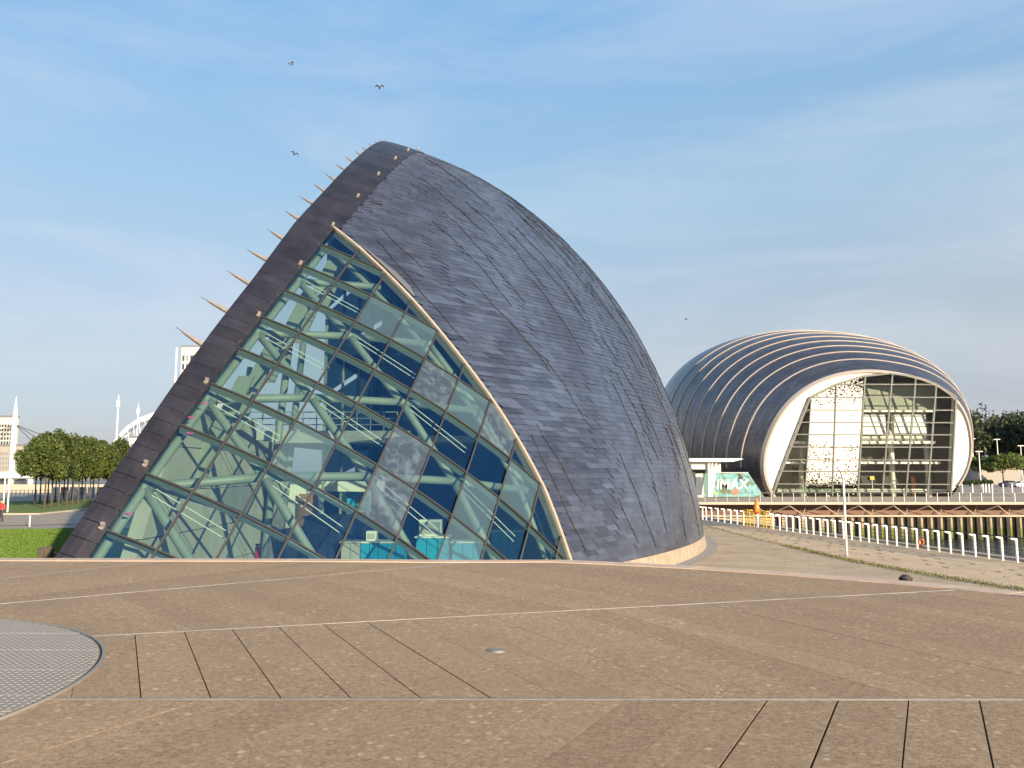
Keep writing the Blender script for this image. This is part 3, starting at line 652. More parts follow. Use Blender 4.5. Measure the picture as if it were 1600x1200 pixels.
# cream flashing along the glass edge
ev = np.linspace(-0.02, 9.94, 23)
for i in range(len(ev)-1):
    m_ = MB(); cs = []
    for v in (ev[i]+(0.004 if i % 3 == 0 else 0), ev[i+1]):
        u = float(edge_u(v)); e2 = S(u+0.02, v+0.075, 0.05); e1_ = S(u-0.015, v-0.04, 0.07)
        cs.append([e1_, e2, S(u+0.02, v+0.075, -0.3), S(u-0.015, v-0.04, -0.3)])
    m_.add(cs[0]+cs[1], [(k, (k+1) % 4, 4+(k+1) % 4, 4+k) for k in range(4)]+[(3, 2, 1, 0), (4, 5, 6, 7)]); m_.build('edge_flashing', M['trim'], hall)
# a lead-grey patch plate above the flashing
m_ = MB(); m_.grid(np.array([[S(float(edge_u(v_))+0.05+w__*(0.02+0.15*min(1, (v_-.9)/1.2, (2.9-v_)/.3+.05)), v_+0.13+0.02*w__, 0.055) for w__ in (0, .5, 1)] for v_ in np.linspace(0.95, 2.85, 9)]))
m_.build('patch_plate', mat('grey_patch', (0.20, 0.20, 0.22), 0.5, 0.6), hall)
# plinth blocks along the shell foot
foot = []
for v in np.arange(9.9, 18.8, 0.36): u = u_at_z(v, 0.62, -2, 15); foot.append(S(u, v))
for i in range(len(foot)-1):
    A, B = foot[i], foot[i+1]; t_ = unit((B-A)*[1, 1, 0]); o_ = np.array([t_[1], -t_[0], 0]);
    A2 = A+(B-A)*0.008
    m_ = MB(); top = 0.60
    m_.hexa([(*(A2+o_*0.16)[:2], -0.03), (*(B+o_*0.16)[:2], -0.03), (*(B-o_*0.5)[:2], -0.03), (*(A2-o_*0.5)[:2], -0.03), (*(A2+o_*0.035)[:2], top), (*(B+o_*0.035)[:2], top), (*(B-o_*0.5)[:2], top), (*(A2-o_*0.5)[:2], top)])
    m_.build('plinth_block', M['plinth'], hall)
m_ = MB()
for i in range(len(foot)-1):
    A, B = foot[i], foot[i+1]; t_ = unit((B-A)*[1, 1, 0]); o_ = np.array([t_[1], -t_[0], 0]); tp = unit((foot[min(i+2, len(foot)-1)]-foot[i+1] if i+2 < len(foot) else B-A)*[1, 1, 0]); o2 = np.array([tp[1], -tp[0], 0])
    m_.add([(*(A+o_*0.1)[:2], 0.006), (*(B+o2*0.1)[:2], 0.006), (*(B+o2*0.75)[:2], 0.006), (*(A+o_*0.75)[:2], 0.006)], [(3, 2, 1, 0)])
struct(m_.build('gravel_strip', M['gravel']))
# ---- glass end
bot = [(u_at_z(v, 0.03), v) for v in np.linspace(9.9, 0, 30)]
u_foot = bot[-1][0]
region = [np.array((u, 0.0)) for u in np.linspace(u_foot, 5.84, 30)][:-1]+[np.array(q) for q in GE]+[np.array(q) for q in bot[1:-1]]
def cliprect(poly, a0, a1, b0, b1):
    P = poly
    for a, nr in ((np.array([a0, 0]), np.array([1, 0])), (np.array([a1, 0]), np.array([-1, 0])), (np.array([0, b0]), np.array([0, 1])), (np.array([0, b1]), np.array([0, -1]))):
        if len(P) < 3: return []
        P = clip(P, a.astype(float), nr.astype(float))
    return P
FILM = {(-1, 2), (3, 2), (3, 3), (2, 5), (0, 6), (1, 7), (-1, 6), (2, 6)}
SCRUB = {(0, 4), (2, 4), (-1, 4), (2, 6)}
for i in range(-5, 7):
    for j in range(0, 10):
        P = cliprect(region, i, i+1, j, j+1)
        if len(P) < 3 or area(P) < 0.01: continue
        Q = []
        for q in P:
            if not Q or np.linalg.norm(q-Q[-1]) > 1e-4: Q.append(q)
        pts = [S(q[0], q[1], -0.02) for q in Q]
        mt = M['scrub'] if (i, j) in SCRUB else M['film'] if (i, j) in FILM else M['glass']
        m_ = MB(); m_.prism(pts, -nS*0.02); m_.build('glass_pane', mt, hall)
def inside(q):
    c_ = False
    for k in range(len(region)):
        x1, y1 = region[k]; x2, y2 = region[(k+1) % len(region)]
        if (y1 > q[1]) != (y2 > q[1]) and q[0] < (x2-x1)*(q[1]-y1)/(y2-y1)+x1: c_ = not c_
    return c_
def runs(fixed, val):
    t = [x for x in np.arange(-5, 10, 0.05) if inside((val, x) if fixed == 'u' else (x, val))]
    return (min(t), max(t)) if t else None
for i in range(-5, 6):             # mullions down the slope
    r = runs('u', i+1e-3)
    if not r: continue
    vs_ = np.linspace(r[0], r[1], max(2, int((r[1]-r[0])*1.5)+2)); pts = [S(i, v, 0.0) for v in vs_]
    m_ = MB(); [m_.bar(pts[k], pts[k+1], 0.042, 0.06, nS) for k in range(len(pts)-1)]; o = m_.build('mullion', M['dark_steel'], hall)
    pts = [S(i, v, -0.17) for v in vs_]; m_ = MB(); [m_.bar(pts[k], pts[k+1], 0.05, 0.22, nS) for k in range(len(pts)-1)]; m_.build('purlin', M['green_steel'], o)
for j in range(0, 10):             # transoms up the slope
    r = runs('v', j+1e-3)
    if not r: continue
    us_ = np.linspace(r[0], r[1], max(2, int((r[1]-r[0])*1.5)+2)); pts = [S(u, j, 0.006) for u in us_]
    m_ = MB(); [m_.bar(pts[k], pts[k+1], 0.052 if j else 0.05, 0.085, nS) for k in range(len(pts)-1)]; m_.build('transom', M['dark_steel'], hall)
# tubular frame behind the glass
OFF = -0.72
def tn(u, v): return S(u, v, OFF)
def tin(u, v): return inside((u, v)) or (v == 0 and -5 < u < 5.9)
nodes = [(2*k+m, 2*m) for m in range(0, 5) for k in range(-6, 6)]
for (u, v) in nodes:
    if not (tin(u, v) or tin(u+0.3, v+0.6) or tin(u-0.3, v+0.6)): continue
    for du in (1, -1):
        u2, v2 = u+du, v+2; t1 = 1.0
        while t1 > 0.1 and not inside((u+du*t1, v+2*t1)): t1 -= 0.05
        if t1 < 0.3: continue
        t1 = min(1.0, t1+0.1)
        pts = [tn(u+du*t, v+2*t) for t in (0, t1*0.25, t1*0.5, t1*0.75, t1)]; pts = [pts[0]+(pts[-1]-pts[0])*k/4 for k in range(5)]
        m_ = MB(); m_.tube(pts, 0.128, 14); m_.build('frame_tube', M['green_steel'], hall, True)
    c_ = tn(u, v); m_ = MB(); m_.ico(c_, 0.155, 0.155, 0.155, 14, 8); m_.build('frame_node', M['green_steel'], hall, True)
    if inside((u, v+1.6)):
        for o2 in (-0.06, 0.06):
            m_ = MB(); m_.tube([S(u+o2-0.05, v+0.25, OFF+0.1), S(u-0.25+o2, v+2.0, OFF+0.15)], 0.014, 6); m_.build('tie_rod', M['white_steel'], hall)
pts = [tn(u, 0.02) for u in np.linspace(-4.8, 5.6, 20)]; m_ = MB(); m_.tube(pts, 0.12, 14); m_.build('edge_tube', M['green_steel'], hall, True)
pts = [S(float(edge_u(v))-0.12, v-0.25, OFF) for v in np.linspace(0.5, 9.6, 20)]; m_ = MB(); m_.tube(pts, 0.10, 12); m_.build('edge_tube', M['green_steel'], hall, True)
# small floodlights along the spine joint
for uu in (-3.0, -1.9, -0.05, 1.95, 3.95, 5.84, 7.6, 9.3, 11.0, 12.6, 14.2, 15.9, 17.5):
    c_ = S(uu, -0.03, 0.10); m_ = MB(); nn = norm(np.array(uu), np.array(0.0)); t_ = unit(S(uu+.05, 0)-S(uu-.05, 0)); s_ = np.cross(nn, t_)
    m_.obox(c_, t_, s_, nn, 0.075, 0.05, 0.035); m_.tube([c_+nn*0.02, c_+nn*0.10+t_*0.05], [0.05, 0.065], 8); m_.build('floodlight', M['fin'], hall)
# ---- interior
m_ = MB(); fl = [(-10.4, 18.6), (-6.4, 20.2), (-2.4, 23.6), (1.9, 28.7), (5.6, 34.6), (8.6, 41.5), (9.4, 50), (8, 62), (-14, 66), (-12.5, 40), (-11.2, 25)]
m_.add([(x, y, 0.015) for x, y in fl], [tuple(range(len(fl)))]); m_.build('hall_floor', M['floor'], hall)
WX = -9.35                         # concrete stair wall running back along the north side
prof_w = lambda z_: 19.1+z_*0.60   # its sloping front edge follows the glass
zs = [0.0, 1.15, 2.35, 3.55, 4.75, 5.95]
for k in range(len(zs)-1):
    za, zb = zs[k]+0.02, zs[k+1]-0.008
    ys = [prof_w(za), 23.4+0.5*(k % 2), 29.3]
    m_ = MB(); m_.prism([(WX, prof_w(za), za), (WX, ys[1]-.006, za), (WX, ys[1]-.006, zb), (WX, min(prof_w(zb), ys[1]-.1), zb)], (-0.4, 0, 0)); m_.build('concrete_wall_block', M['concrete'], hall)
    m_ = MB(); m_.prism([(WX, ys[1]+.006, za), (WX, 29.3, za), (WX, 29.3, zb), (WX, ys[1]+.006, zb)], (-0.4, 0, 0)); m_.build('concrete_wall_block', M['concrete'], hall)
m_ = MB(); m_.box(WX-0.4, WX-0.02, 29.31, 34, 0.02, 5.2); m_.build('concrete_return_wall', M['concrete'], hall)
def shell_x(y, z):                 # how far right the lining allows at this depth and height
    best = -9
    for uu in np.linspace(0.8, 20, 120):
        v = v_at_z(uu, z, 0, 24); P = S(uu, v, -0.9)
        if abs(P[1]-y) < 0.6: best = max(best, P[0])
    return best
def slab(name, px0, px1, pyt, pyb, y0, y1, mt, xr=None):
    A, B = at(px0, pyb, y0), at(px1, pyt, y0); m_ = MB(); m_.box(A[0], xr if xr is not None else B[0], y0, y1, A[2], B[2]); return m_.build(name, mt, hall)
s1 = slab('gallery_front', 400, 640, 673, 692, 31.5, 31.9, M['concrete'])
m_ = MB(); za = at(400, 692, 31.5)[2]; m_.box(at(400, 0, 31.5)[0], -1.0, 31.91, 46, za+0.05, za+0.3); m_.build('gallery_floor', M['concrete'], hall)
zt = at(400, 673, 31.5)[2]
for k in range(12):
    x_ = at(410+k*20, 0, 31.5)[0]; m_ = MB(); m_.tube([(x_, 31.7, zt), (x_, 31.7, zt+0.75)], 0.025, 6); m_.build('gallery_rail_post', M['green_steel'], hall)
for h_ in (0.25, 0.5, 0.75):
    m_ = MB(); m_.tube([(at(405, 0, 31.5)[0], 31.7, zt+h_), (at(630, 0, 31.5)[0], 31.7, zt+h_)], 0.022, 6); m_.build('gallery_rail', M['green_steel'], hall)
m_ = MB(); z3 = 9.6; m_.box(-9, 1.6, 40.5, 50, z3, z3+0.35); m_.build('upper_gallery_floor', M['navy'], hall)
for h_ in (0.4, 0.75, 1.1):
    m_ = MB(); m_.tube([(-8.8, 40.7, z3+0.35+h_), (1.4, 40.7, z3+0.35+h_)], 0.025, 6); m_.build('gallery_rail', M['green_steel'], hall)
m_ = MB(); m_.box(-9, 2.5, 50.2, 50.5, 0.02, 13); m_.build('back_wall', M['navy'], hall)
# ground-floor rooms under the gallery
slab('room_wall', 430, 478, 757, 905, 33.5, 33.7, M['paper']); slab('room_header', 478, 600, 752, 768, 34.0, 34.3, M['paper'])
dr = slab('timber_door', 463, 497, 772, 905, 33.2, 33.3, M['timber'])
slab('room_back', 500, 640, 768, 905, 37.0, 37.2, M['navy'])
slab('teal_screen', 505, 580, 765, 800, 36.0, 36.1, mat('teal_glass_wall', (0.25, 0.42, 0.40), 0.4))
# tall steel columns and slanting fins on the north side
for k, (px_, yy) in enumerate([(408, 30), (432, 33), (300, 36), (352, 41)]):
    b0 = at(px_, 900, yy); m_ = MB(); m_.tube([(b0[0], yy, 0.02), (b0[0]+0.6, yy+0.8, 9.5)], 0.14, 10); m_.build('steel_column', M['green_steel'], hall, True)
for k in range(9):
    uu = 1.0+k*1.5; a = S(uu, 0.35, -1.0); bq = np.array([a[0]-1.4, a[1]-0.9, a[2]-3.4]); sd = np.array([0, 0.10, 0])
    m_ = MB(); m_.prism([a+[0.25, 0, 0], a-[0.25, 0, 0], bq-[0.12, 0, 0], bq+[0.5, 0, 0]], sd); m_.build('bracket_fin', M['green_steel'], hall)
# north glazing under the spine
na = [S(u, 0.1, -0.9) for u in np.linspace(-3.2, 24, 22)]
for i in range(len(na)-1):
    A, B = na[i], na[i+1]
    if A[2] < 1.2 or B[2] < 1.2 or A[1] < 31: continue
    nz_ = max(1, int(max(A[2], B[2])/3.5))
    for k in range(nz_):
        a0, a1 = k/nz_, (k+1)/nz_-0.012
        q = [(A[0]-0.9, A[1], A[2]*a0+.03), (B[0]-0.9, B[1], B[2]*a0+.03), (B[0]-0.9, B[1], B[2]*a1), (A[0]-0.9, A[1], A[2]*a1)]
        m_ = MB(); m_.prism(q, (-0.02, 0, 0)); m_.build('north_pane', M['nglass'], hall)
    m_ = MB(); m_.bar((A[0]-0.9, A[1], 0.02), (A[0]-0.9, A[1], A[2]), 0.08, 0.12, (1, 0, 0)); m_.build('north_mullion', M['green_steel'], hall)
# things standing in the hall
def counter(px0, px1, pyt, y, d, label, mtop='paper', mbody='blue', n=3, name='display_counter', group=None, zb=0.02):
    A, B = at(px0, pyt, y), at(px1, pyt, y); t_ = thing(name, label, 'counter', ((A[0]+B[0])/2, y+d/2, zb)); w_ = (B[0]-A[0])/n
    for k in range(n): m_ = MB(); m_.box(A[0]+k*w_+0.01, A[0]+(k+1)*w_-0.01, y, y+d, zb, A[2]-0.06); m_.build('front_panel', M[mbody], t_)
    m_ = MB(); m_.box(A[0]-0.05, B[0]+0.05, y-0.06, y+d+0.05, A[2]-0.06, A[2]); m_.build('counter_top', M[mtop], t_); return t_
counter(475, 552, 807, 29.5, 1.6, 'tall dark navy kiosk inside the glass end beside the concrete wall', 'navy', 'navy', 2, 'kiosk')
counter(533, 562, 846, 29.0, 0.8, 'low grey cabinet inside the glass between the navy kiosk and blue counter', 'concrete', 'concrete', 2, 'cabinet')
counter(564, 632, 846, 29.2, 0.9, 'long blue counter with white top next to the low grey cabinet', n=5)
counter(650, 700, 838, 30.5, 0.9, 'blue counter in the middle of the glass end, below the equipment boxes', n=3)
counter(706, 756, 846, 31.5, 0.9, 'blue counter behind the filmed pane near the right of the glass', n=3)
counter(768, 818, 829, 32.8, 0.9, 'taller rightmost blue counter with pale top inside the glass', n=4)
for (a, b, t_, bt, y, lab) in [(655, 690, 812, 838, 30.7, 'pale equipment box standing on the middle blue counter'), (572, 588, 830, 846, 29.4, 'small pale box on the left end of the long blue counter')]:
    A, B = at(a, bt, y), at(b, t_, y); k_ = thing('equipment_box', lab, 'box', ((A[0]+B[0])/2, y+0.2, A[2])); m_ = MB(); m_.box(A[0], B[0], y, y+0.4, A[2], B[2]); m_.build('case', M['paper'], k_)
    m_ = MB(); m_.box(A[0]+0.05, B[0]-0.05, y-0.015, y+0.001, A[2]+0.08, B[2]-0.08); m_.build('face_plate', M['concrete'], k_)
A = at(533, 870, 35.5); t_ = thing('blue_drum', 'tall blue cylinder exhibit behind the navy kiosk', 'exhibit', (A[0], 35.5, 0.02))
m_ = MB(); m_.tube([(A[0], 35.5, 0.02), (A[0], 35.5, at(533, 768, 35.5)[2])], 0.55, 24); m_.build('drum', M['blue'], t_); m_ = MB(); m_.tube([(A[0], 35.5, at(533, 768, 35.5)[2]), (A[0], 35.5, at(533, 766, 35.5)[2])], 0.58, 24); m_.build('drum_lid', M['navy'], t_)
A = at(408, 700, 31.5); t_ = thing('blue_banner', 'hanging blue banner beside the right edge of the concrete wall', 'banner', (A[0], 31.5, at(408, 722, 31.5)[2]))
m_ = MB(); P1, P2 = at(399, 688, 31.5), at(416, 722, 31.5); m_.box(P1[0], P2[0], 31.5, 31.54, P2[2], P1[2]); m_.build('cloth', M['blue'], t_); m_ = MB(); m_.tube([(P1[0], 31.52, P1[2]), (P2[0], 31.52, P1[2])], 0.03, 8); m_.build('rod', M['green_steel'], t_)
A = at(402, 866, 25.0); t_ = thing('fire_extinguisher', 'red fire extinguisher at the foot of the concrete wall edge', 'extinguisher', (A[0], 25.0, 0.9))
zb_ = at(399, 874, 25)[2]; zt_ = at(399, 852, 25)[2]
m_ = MB(); m_.tube([(A[0], 25, zb_), (A[0], 25, zt_-0.06), (A[0], 25, zt_)], [0.075, 0.075, 0.03], 12); m_.build('cylinder', M['red'], t_, True); m_ = MB(); m_.box(A[0]-0.06, A[0]+0.06, 24.97, 25.03, zt_, zt_+0.05); m_.build('valve', M['black'], t_)
m_ = MB(); m_.box(A[0]-0.12, A[0]+0.12, 24.9, 25.12, 0.016, zb_-0.003); m_.build('stand', M['concrete'], t_)
for k, (x_, y_, uu, vv_, lab) in enumerate([(317, 630, -0.45, 0.16, 'pink plastic tag, topmost, inside the glass by the spine'), (296, 652, -0.8, 0.16, 'pink plastic tag, second from the top, inside the glass by the spine'), (294, 677, -1.1, 0.3, 'pink plastic tag, third from the top, by the spine above the concrete wall'), (200, 803, -2.7, 0.25, 'pink plastic tag, lowest and leftmost, in the lowest left pane')]):
    lo_y = None; bestd = 1e9
    for yy in np.arange(17, 30, 0.05):
        P = at(x_, y_, yy); d_ = np.dot(P-S(uu, vv_), norm(np.array(uu), np.array(vv_)))
        if abs(d_+0.12) < bestd: bestd = abs(d_+0.12); best = P
    m_ = MB(); t_ = thing('hanging_tag', lab, 'tag', best)
    m_.ico(best, 0.075, 0.035, 0.03, 10, 6); m_.build('tag_body', M['pink'], t_, True)
    m_ = MB(); m_.add([best+[0.05, 0, 0], best+[0.12, 0, 0.03], best+[0.12, 0.015, -0.03], best+[0.05, 0.015, 0]], [(0, 1, 2, 3)]); m_.build('tag_tail', M['pink'], t_)


# ------------------------------------------------------------------ cinema: tilted egg with a cut glass front
IX = [51.405, 145.158, 10.947, 23.444, 32.112, 18.274, 0.235, 0.337, 124.066, 0.867, 0.051]
cx, cy, cz, ax_, ay_, azz, yaw, tilt, y0f, ex, sk = IX; TT_ = math.tan(tilt)
def egg(th, ph, k=1.0):
    sp = lambda v: np.sign(v)*np.abs(v)**ex
    x = ax_*k*np.cos(ph)*sp(np.cos(th)); z = azz*k*np.cos(ph)*sp(np.sin(th)); y = ay_*np.sin(ph)
    return np.stack([cx+x*math.cos(yaw)-y*math.sin(yaw), cy+x*math.sin(yaw)+y*math.cos(yaw), cz+z+sk*y], -1)
def egg_cut(th, delta, k=1.0):     # point of the egg on the tilted plane delta behind the front
    lo, hi = np.full(np.shape(th), -math.pi/2+.02), np.full(np.shape(th), math.pi/2)
    for _ in range(40):
        m = (lo+hi)/2; P = egg(th, m, k); f = P[..., 1]-(y0f+delta-P[..., 2]*TT_) < 0
        lo = np.where(f, m, lo); hi = np.where(f, hi, m)
    return egg(th, (lo+hi)/2, k), (lo+hi)/2
cinema = thing('cinema_building', 'egg-shaped titanium cinema with pale ribs and a bulging glass front', 'building', (52, 130, 0))
def eggskin():
    m = bpy.data.materials.new('cinema_titanium_tiles'); m.use_nodes = True; t = m.node_tree; N = t.nodes; L = t.links
    b = N['Principled BSDF']; b.inputs['Metallic'].default_value = 0.92; b.inputs['Roughness'].default_value = 0.33
    uv = N.new('ShaderNodeUVMap'); br = N.new('ShaderNodeTexBrick'); br.inputs['Scale'].default_value = 1.0; br.inputs['Brick Width'].default_value = 1.5; br.inputs['Row Height'].default_value = 0.55; br.inputs['Mortar Size'].default_value = 0.025
    br.inputs['Color1'].default_value = (0.19, 0.178, 0.187, 1); br.inputs['Color2'].default_value = (0.27, 0.25, 0.255, 1); br.inputs['Mortar'].default_value = (0.08, 0.075, 0.08, 1); L.new(uv.outputs[0], br.inputs['Vector'])
    L.new(br.outputs['Color'], b.inputs['Base Color'])
    n = N.new('ShaderNodeTexNoise'); n.inputs['Scale'].default_value = 0.9; n.inputs['Detail'].default_value = 3; L.new(uv.outputs[0], n.inputs['Vector'])
    a = N.new('ShaderNodeMath'); a.operation = 'MULTIPLY_ADD'; a.inputs[1].default_value = -0.6; L.new(br.outputs['Fac'], a.inputs[0]); L.new(n.outputs['Fac'], a.inputs[2])
    bp = N.new('ShaderNodeBump'); bp.inputs['Strength'].default_value = 0.35; bp.inputs['Distance'].default_value = 0.06; L.new(a.outputs[0], bp.inputs['Height']); L.new(bp.outputs[0], b.inputs['Normal'])
    return m
M['eggskin'] = eggskin()
RIBS = [0.0, 3.05, 5.5, 8.0, 10.6, 13.6, 17.0, 20.5, 24.5]
THS = np.linspace(-0.75, math.pi+0.75, 97)
ends = RIBS+[32.0, 42.0]
for bi in range(len(ends)):
    m_ = MB(); G = []; UVs = []
    d0 = ends[bi]; d1 = ends[bi+1] if bi+1 < len(ends) else None
    P0, h0 = egg_cut(THS, d0)
    if d1 is not None: P1, h1 = egg_cut(THS, d1)
    else: h1 = np.full(THS.shape, math.pi/2-0.02)
    for t in np.linspace(0, 1, 7): G.append(egg(THS, h0+(h1-h0)*t))
    m_.grid(np.array(G)); me = m_.mesh('shell_band', M['eggskin'], True)
    ul = me.uv_layers.new(name='UVMap'); Ga = np.array(G); arc = np.concatenate([[0], np.cumsum(np.linalg.norm(np.diff(Ga[0], axis=0), axis=1))])
    uvv = np.array([[(arc[j], d0+ (4.4*i/6)) for j in range(len(THS))] for i in range(7)]).reshape(-1, 2)
    idx = np.zeros(len(me.loops), dtype=np.int32); me.loops.foreach_get('vertex_index', idx); ul.data.foreach_set('uv', uvv[idx].astype(np.float32).ravel())
    link('shell_band', me, cinema)
M['rib'] = mat('pale_rib_metal', (0.50, 0.43, 0.38), 0.45, 0.3)
for d0 in RIBS[1:]:
    th = np.linspace(-0.3, math.pi+0.3, 90); A, _ = egg_cut(th, d0-0.065, 1.006); B, _ = egg_cut(th, d0+0.065, 1.006); A2, _ = egg_cut(th, d0-0.065, 0.995); B2, _ = egg_cut(th, d0+0.065, 0.995)
    m_ = MB(); m_.grid(np.stack([A2, A, B, B2])); m_.build('rib', M['rib'], cinema, False)
# rim and white cheeks in the tilted front plane
th = np.linspace(-0.72, math.pi+0.72, 140)
R0, _ = egg_cut(th, -0.2, 1.009); R1, _ = egg_cut(th, 0.25, 1.009); R2, _ = egg_cut(th, -0.2, 0.994); R3, _ = egg_cut(th, 0.5, 0.994)
m_ = MB(); m_.grid(np.stack([R1, R0, R2, R3])); m_.build('rim', M['rib'], cinema)
nF = unit((0, 1, TT_))             # plane: Y = y0f - Z*tan
def fp(px_, py_, d=0.0):           # sight line onto the tilted front plane, d metres behind it
    r = ray(px_, py_); o = np.array([0, 0, EYE]); t = ((y0f+d)-o[1]-o[2]*TT_)/(r[1]+r[2]*TT_); return o+r*t
FO = [(1206, 776), (1266, 621), (1308, 600), (1348, 588), (1391, 583), (1428, 588), (1463, 600), (1494, 620), (1486, 770), (1486, 776)]
FP = [fp(*q) for q in FO]
rimc, _ = egg_cut(np.linspace(math.pi+0.62, -0.62, 120), 0.0, 0.997)
def cheek(rim_pts, chord, name):
    m_ = MB(); n = len(rim_pts); V = []; F = []
    ch = np.array(chord); seg = np.concatenate([[0], np.cumsum(np.linalg.norm(np.diff(ch, axis=0), axis=1))]); seg /= seg[-1]
    for i, p_ in enumerate(rim_pts):
        t = i/(n-1); c_ = np.array([np.interp(t, seg, ch[:, k]) for k in range(3)]); V += [p_, c_, c_+nF*1.2]
    for i in range(n-1): F += [(3*i, 3*i+3, 3*i+4, 3*i+1), (3*i+1, 3*i+4, 3*i+5, 3*i+2)]
    m_.add(V, F); return m_.build(name, M['white'], cinema)
vis = [p_ for p_ in rimc if p_[2] > 0.0]
tops = int(np.argmin([abs(proj(p_)[0]-1391) for p_ in vis]))
def nearest(px_, side):
    r_ = range(0, tops) if side == 'l' else range(tops, len(vis)); return min(r_, key=lambda i: np.hypot(*(proj(vis[i])-np.array(px_))))
i1 = nearest((1262, 612), 'l'); i2 = nearest((1497, 628), 'r')
cheek(vis[:i1+1], [fp(*FO[0], .3), fp(*FO[1], .3)], 'white_cheek'); cheek(vis[i1:i2+1], [fp(*q, .3) for q in FO[1:8]], 'white_brow'); cheek(vis[i2:], [fp(*FO[7], .3), fp(*FO[8], .3)], 'white_cheek')
# glazing grid on the front plane
ROWS = [600, 620, 640, 659.5, 678.5, 698, 718, 736, 756, 776]
def colx(c0, c1, y): return c0+(c1-c0)*(776-y)/176.0
COLS = [(1206, 1284), (1257.5, 1269), (1300.5, 1307), (1340, 1351), (1378, 1393), (1415, 1430), (1449, 1463), (1482, 1496)]
face = [np.array(q, float) for q in FO[:8]]+[np.array((1485, 776.))]
def clip_frit():
    m = bpy.data.materials.new('fritted_glass'); m.use_nodes = True; t = m.node_tree; N = t.nodes; L = t.links
    for n in list(N): N.remove(n)
    o = N.new('ShaderNodeOutputMaterial'); tr = N.new('ShaderNodeBsdfTransparent'); tr.inputs[0].default_value = (0.8, 0.86, 0.82, 1); df = N.new('ShaderNodeBsdfDiffuse'); df.inputs[0].default_value = (0.78, 0.77, 0.73, 1)
    g = N.new('ShaderNodeNewGeometry'); sx = N.new('ShaderNodeSeparateXYZ'); L.new(g.outputs['Position'], sx.inputs[0])
    v = N.new('ShaderNodeTexVoronoi'); v.inputs['Scale'].default_value = 6.5; L.new(g.outputs['Position'], v.inputs['Vector'])
    n1 = N.new('ShaderNodeTexNoise'); n1.inputs['Scale'].default_value = 0.33; n1.inputs['Detail'].default_value = 3; L.new(g.outputs['Position'], n1.inputs['Vector'])
    zc_ = N.new('ShaderNodeValToRGB'); e = zc_.color_ramp.elements; e[0].position = 0.08; e[0].color = (0.05,)*3+(1,); e[1].position = 0.95; e[1].color = (0.25,)*3+(1,)
    for p_, v_ in ((0.16, 0.66), (0.40, 0.80), (0.50, 1.0), (0.70, 1.0), (0.80, 0.68)): k = e.new(p_); k.color = (v_,)*3+(1,)
    mr = N.new('ShaderNodeMapRange'); mr.inputs['From Max'].default_value = 18.5; L.new(sx.outputs['Z'], mr.inputs['Value']); L.new(mr.outputs[0], zc_.inputs[0])
    sc = N.new('ShaderNodeSeparateColor'); L.new(v.outputs['Color'], sc.inputs[0])
    a = N.new('ShaderNodeMath'); a.operation = 'MULTIPLY_ADD'; a.inputs[1].default_value = 0.5; L.new(n1.outputs['Fac'], a.inputs[0]); a2 = N.new('ShaderNodeMath'); a2.operation = 'SUBTRACT'; a2.inputs[1].default_value = 0.25; L.new(sc.outputs[0], a.inputs[2]); L.new(a.outputs[0], a2.inputs[0])
    lt = N.new('ShaderNodeMath'); lt.operation = 'LESS_THAN'; L.new(a2.outputs[0], lt.inputs[0]); L.new(zc_.outputs[0], lt.inputs[1])
    ms = N.new('ShaderNodeMixShader'); L.new(lt.outputs[0], ms.inputs[0]); L.new(tr.outputs[0], ms.inputs[1]); L.new(df.outputs[0], ms.inputs[2]); L.new(ms.outputs[0], o.inputs[0])
    return m
M['frit'] = clip_frit()
for c in range(7):
    for r_ in range(len(ROWS)):
        yt = ROWS[r_-1] if r_ else 580; yb = ROWS[r_]
        cell = [np.array((colx(*COLS[c], yt), yt)), np.array((colx(*COLS[c+1], yt), yt)), np.array((colx(*COLS[c+1], yb), yb)), np.array((colx(*COLS[c], yb), yb))]
        P = face
        for k in range(4):
            a, b = cell[k], cell[(k+1) % 4]; e_ = b-a; P = clip(P, a, np.array([-e_[1], e_[0]]))
            if len(P) < 3: break
        if len(P) < 3 or area(P) < 6: continue
        Q = [q for i, q in enumerate(P) if np.linalg.norm(q-P[i-1]) > 0.2]
        if len(Q) < 3: continue
        m_ = MB(); m_.prism([fp(*q) for q in Q], nF*0.03); m_.build('glass_pane', M['frit'] if c in (1, 2) else M['cglass'], cinema)
def line_clip(a, b):
    t = [k/200 for k in range(201)]; ok = []
    for k in t:
        q = np.array(a)+(np.array(b)-np.array(a))*k; ins = False
        for i in range(len(face)):
            (x1, y1), (x2, y2) = face[i], face[(i+1) % len(face)]
            if (y1 > q[1]) != (y2 > q[1]) and q[0] < (x2-x1)*(q[1]-y1)/(y2-y1)+x1: ins = not ins
        if ins: ok.append(q)
    return (ok[0], ok[-1]) if len(ok) > 3 else None
for y_ in ROWS[:-1]:
    l = line_clip((1190, y_), (1510, y_+1))
    if l: m_ = MB(); m_.bar(fp(*l[0], -.05), fp(*l[1], -.05), 0.13, 0.13, nF); m_.build('transom', M['grey_steel'], cinema)
for i, cl in enumerate(COLS):
    l = line_clip((cl[0], 776), (colx(*cl, 560), 560)) if i not in (0, 7) else None
    if l: m_ = MB(); m_.bar(fp(*l[0], -.06), fp(*l[1], -.06), 0.16, 0.14, nF); m_.build('mullion', M['grey_steel'], cinema); m_ = MB(); m_.bar(fp(*l[0], 0.9), fp(*l[1], 0.9), 0.22, 0.3, nF); m_.build('wind_post', M['grey_steel'], cinema)
for i in range(len(FP)-1):
    m_ = MB(); m_.bar(fp(*FO[i], -.1), fp(*FO[i+1], -.1), 0.22, 0.25, nF); m_.build('front_frame', M['grey_steel'], cinema)
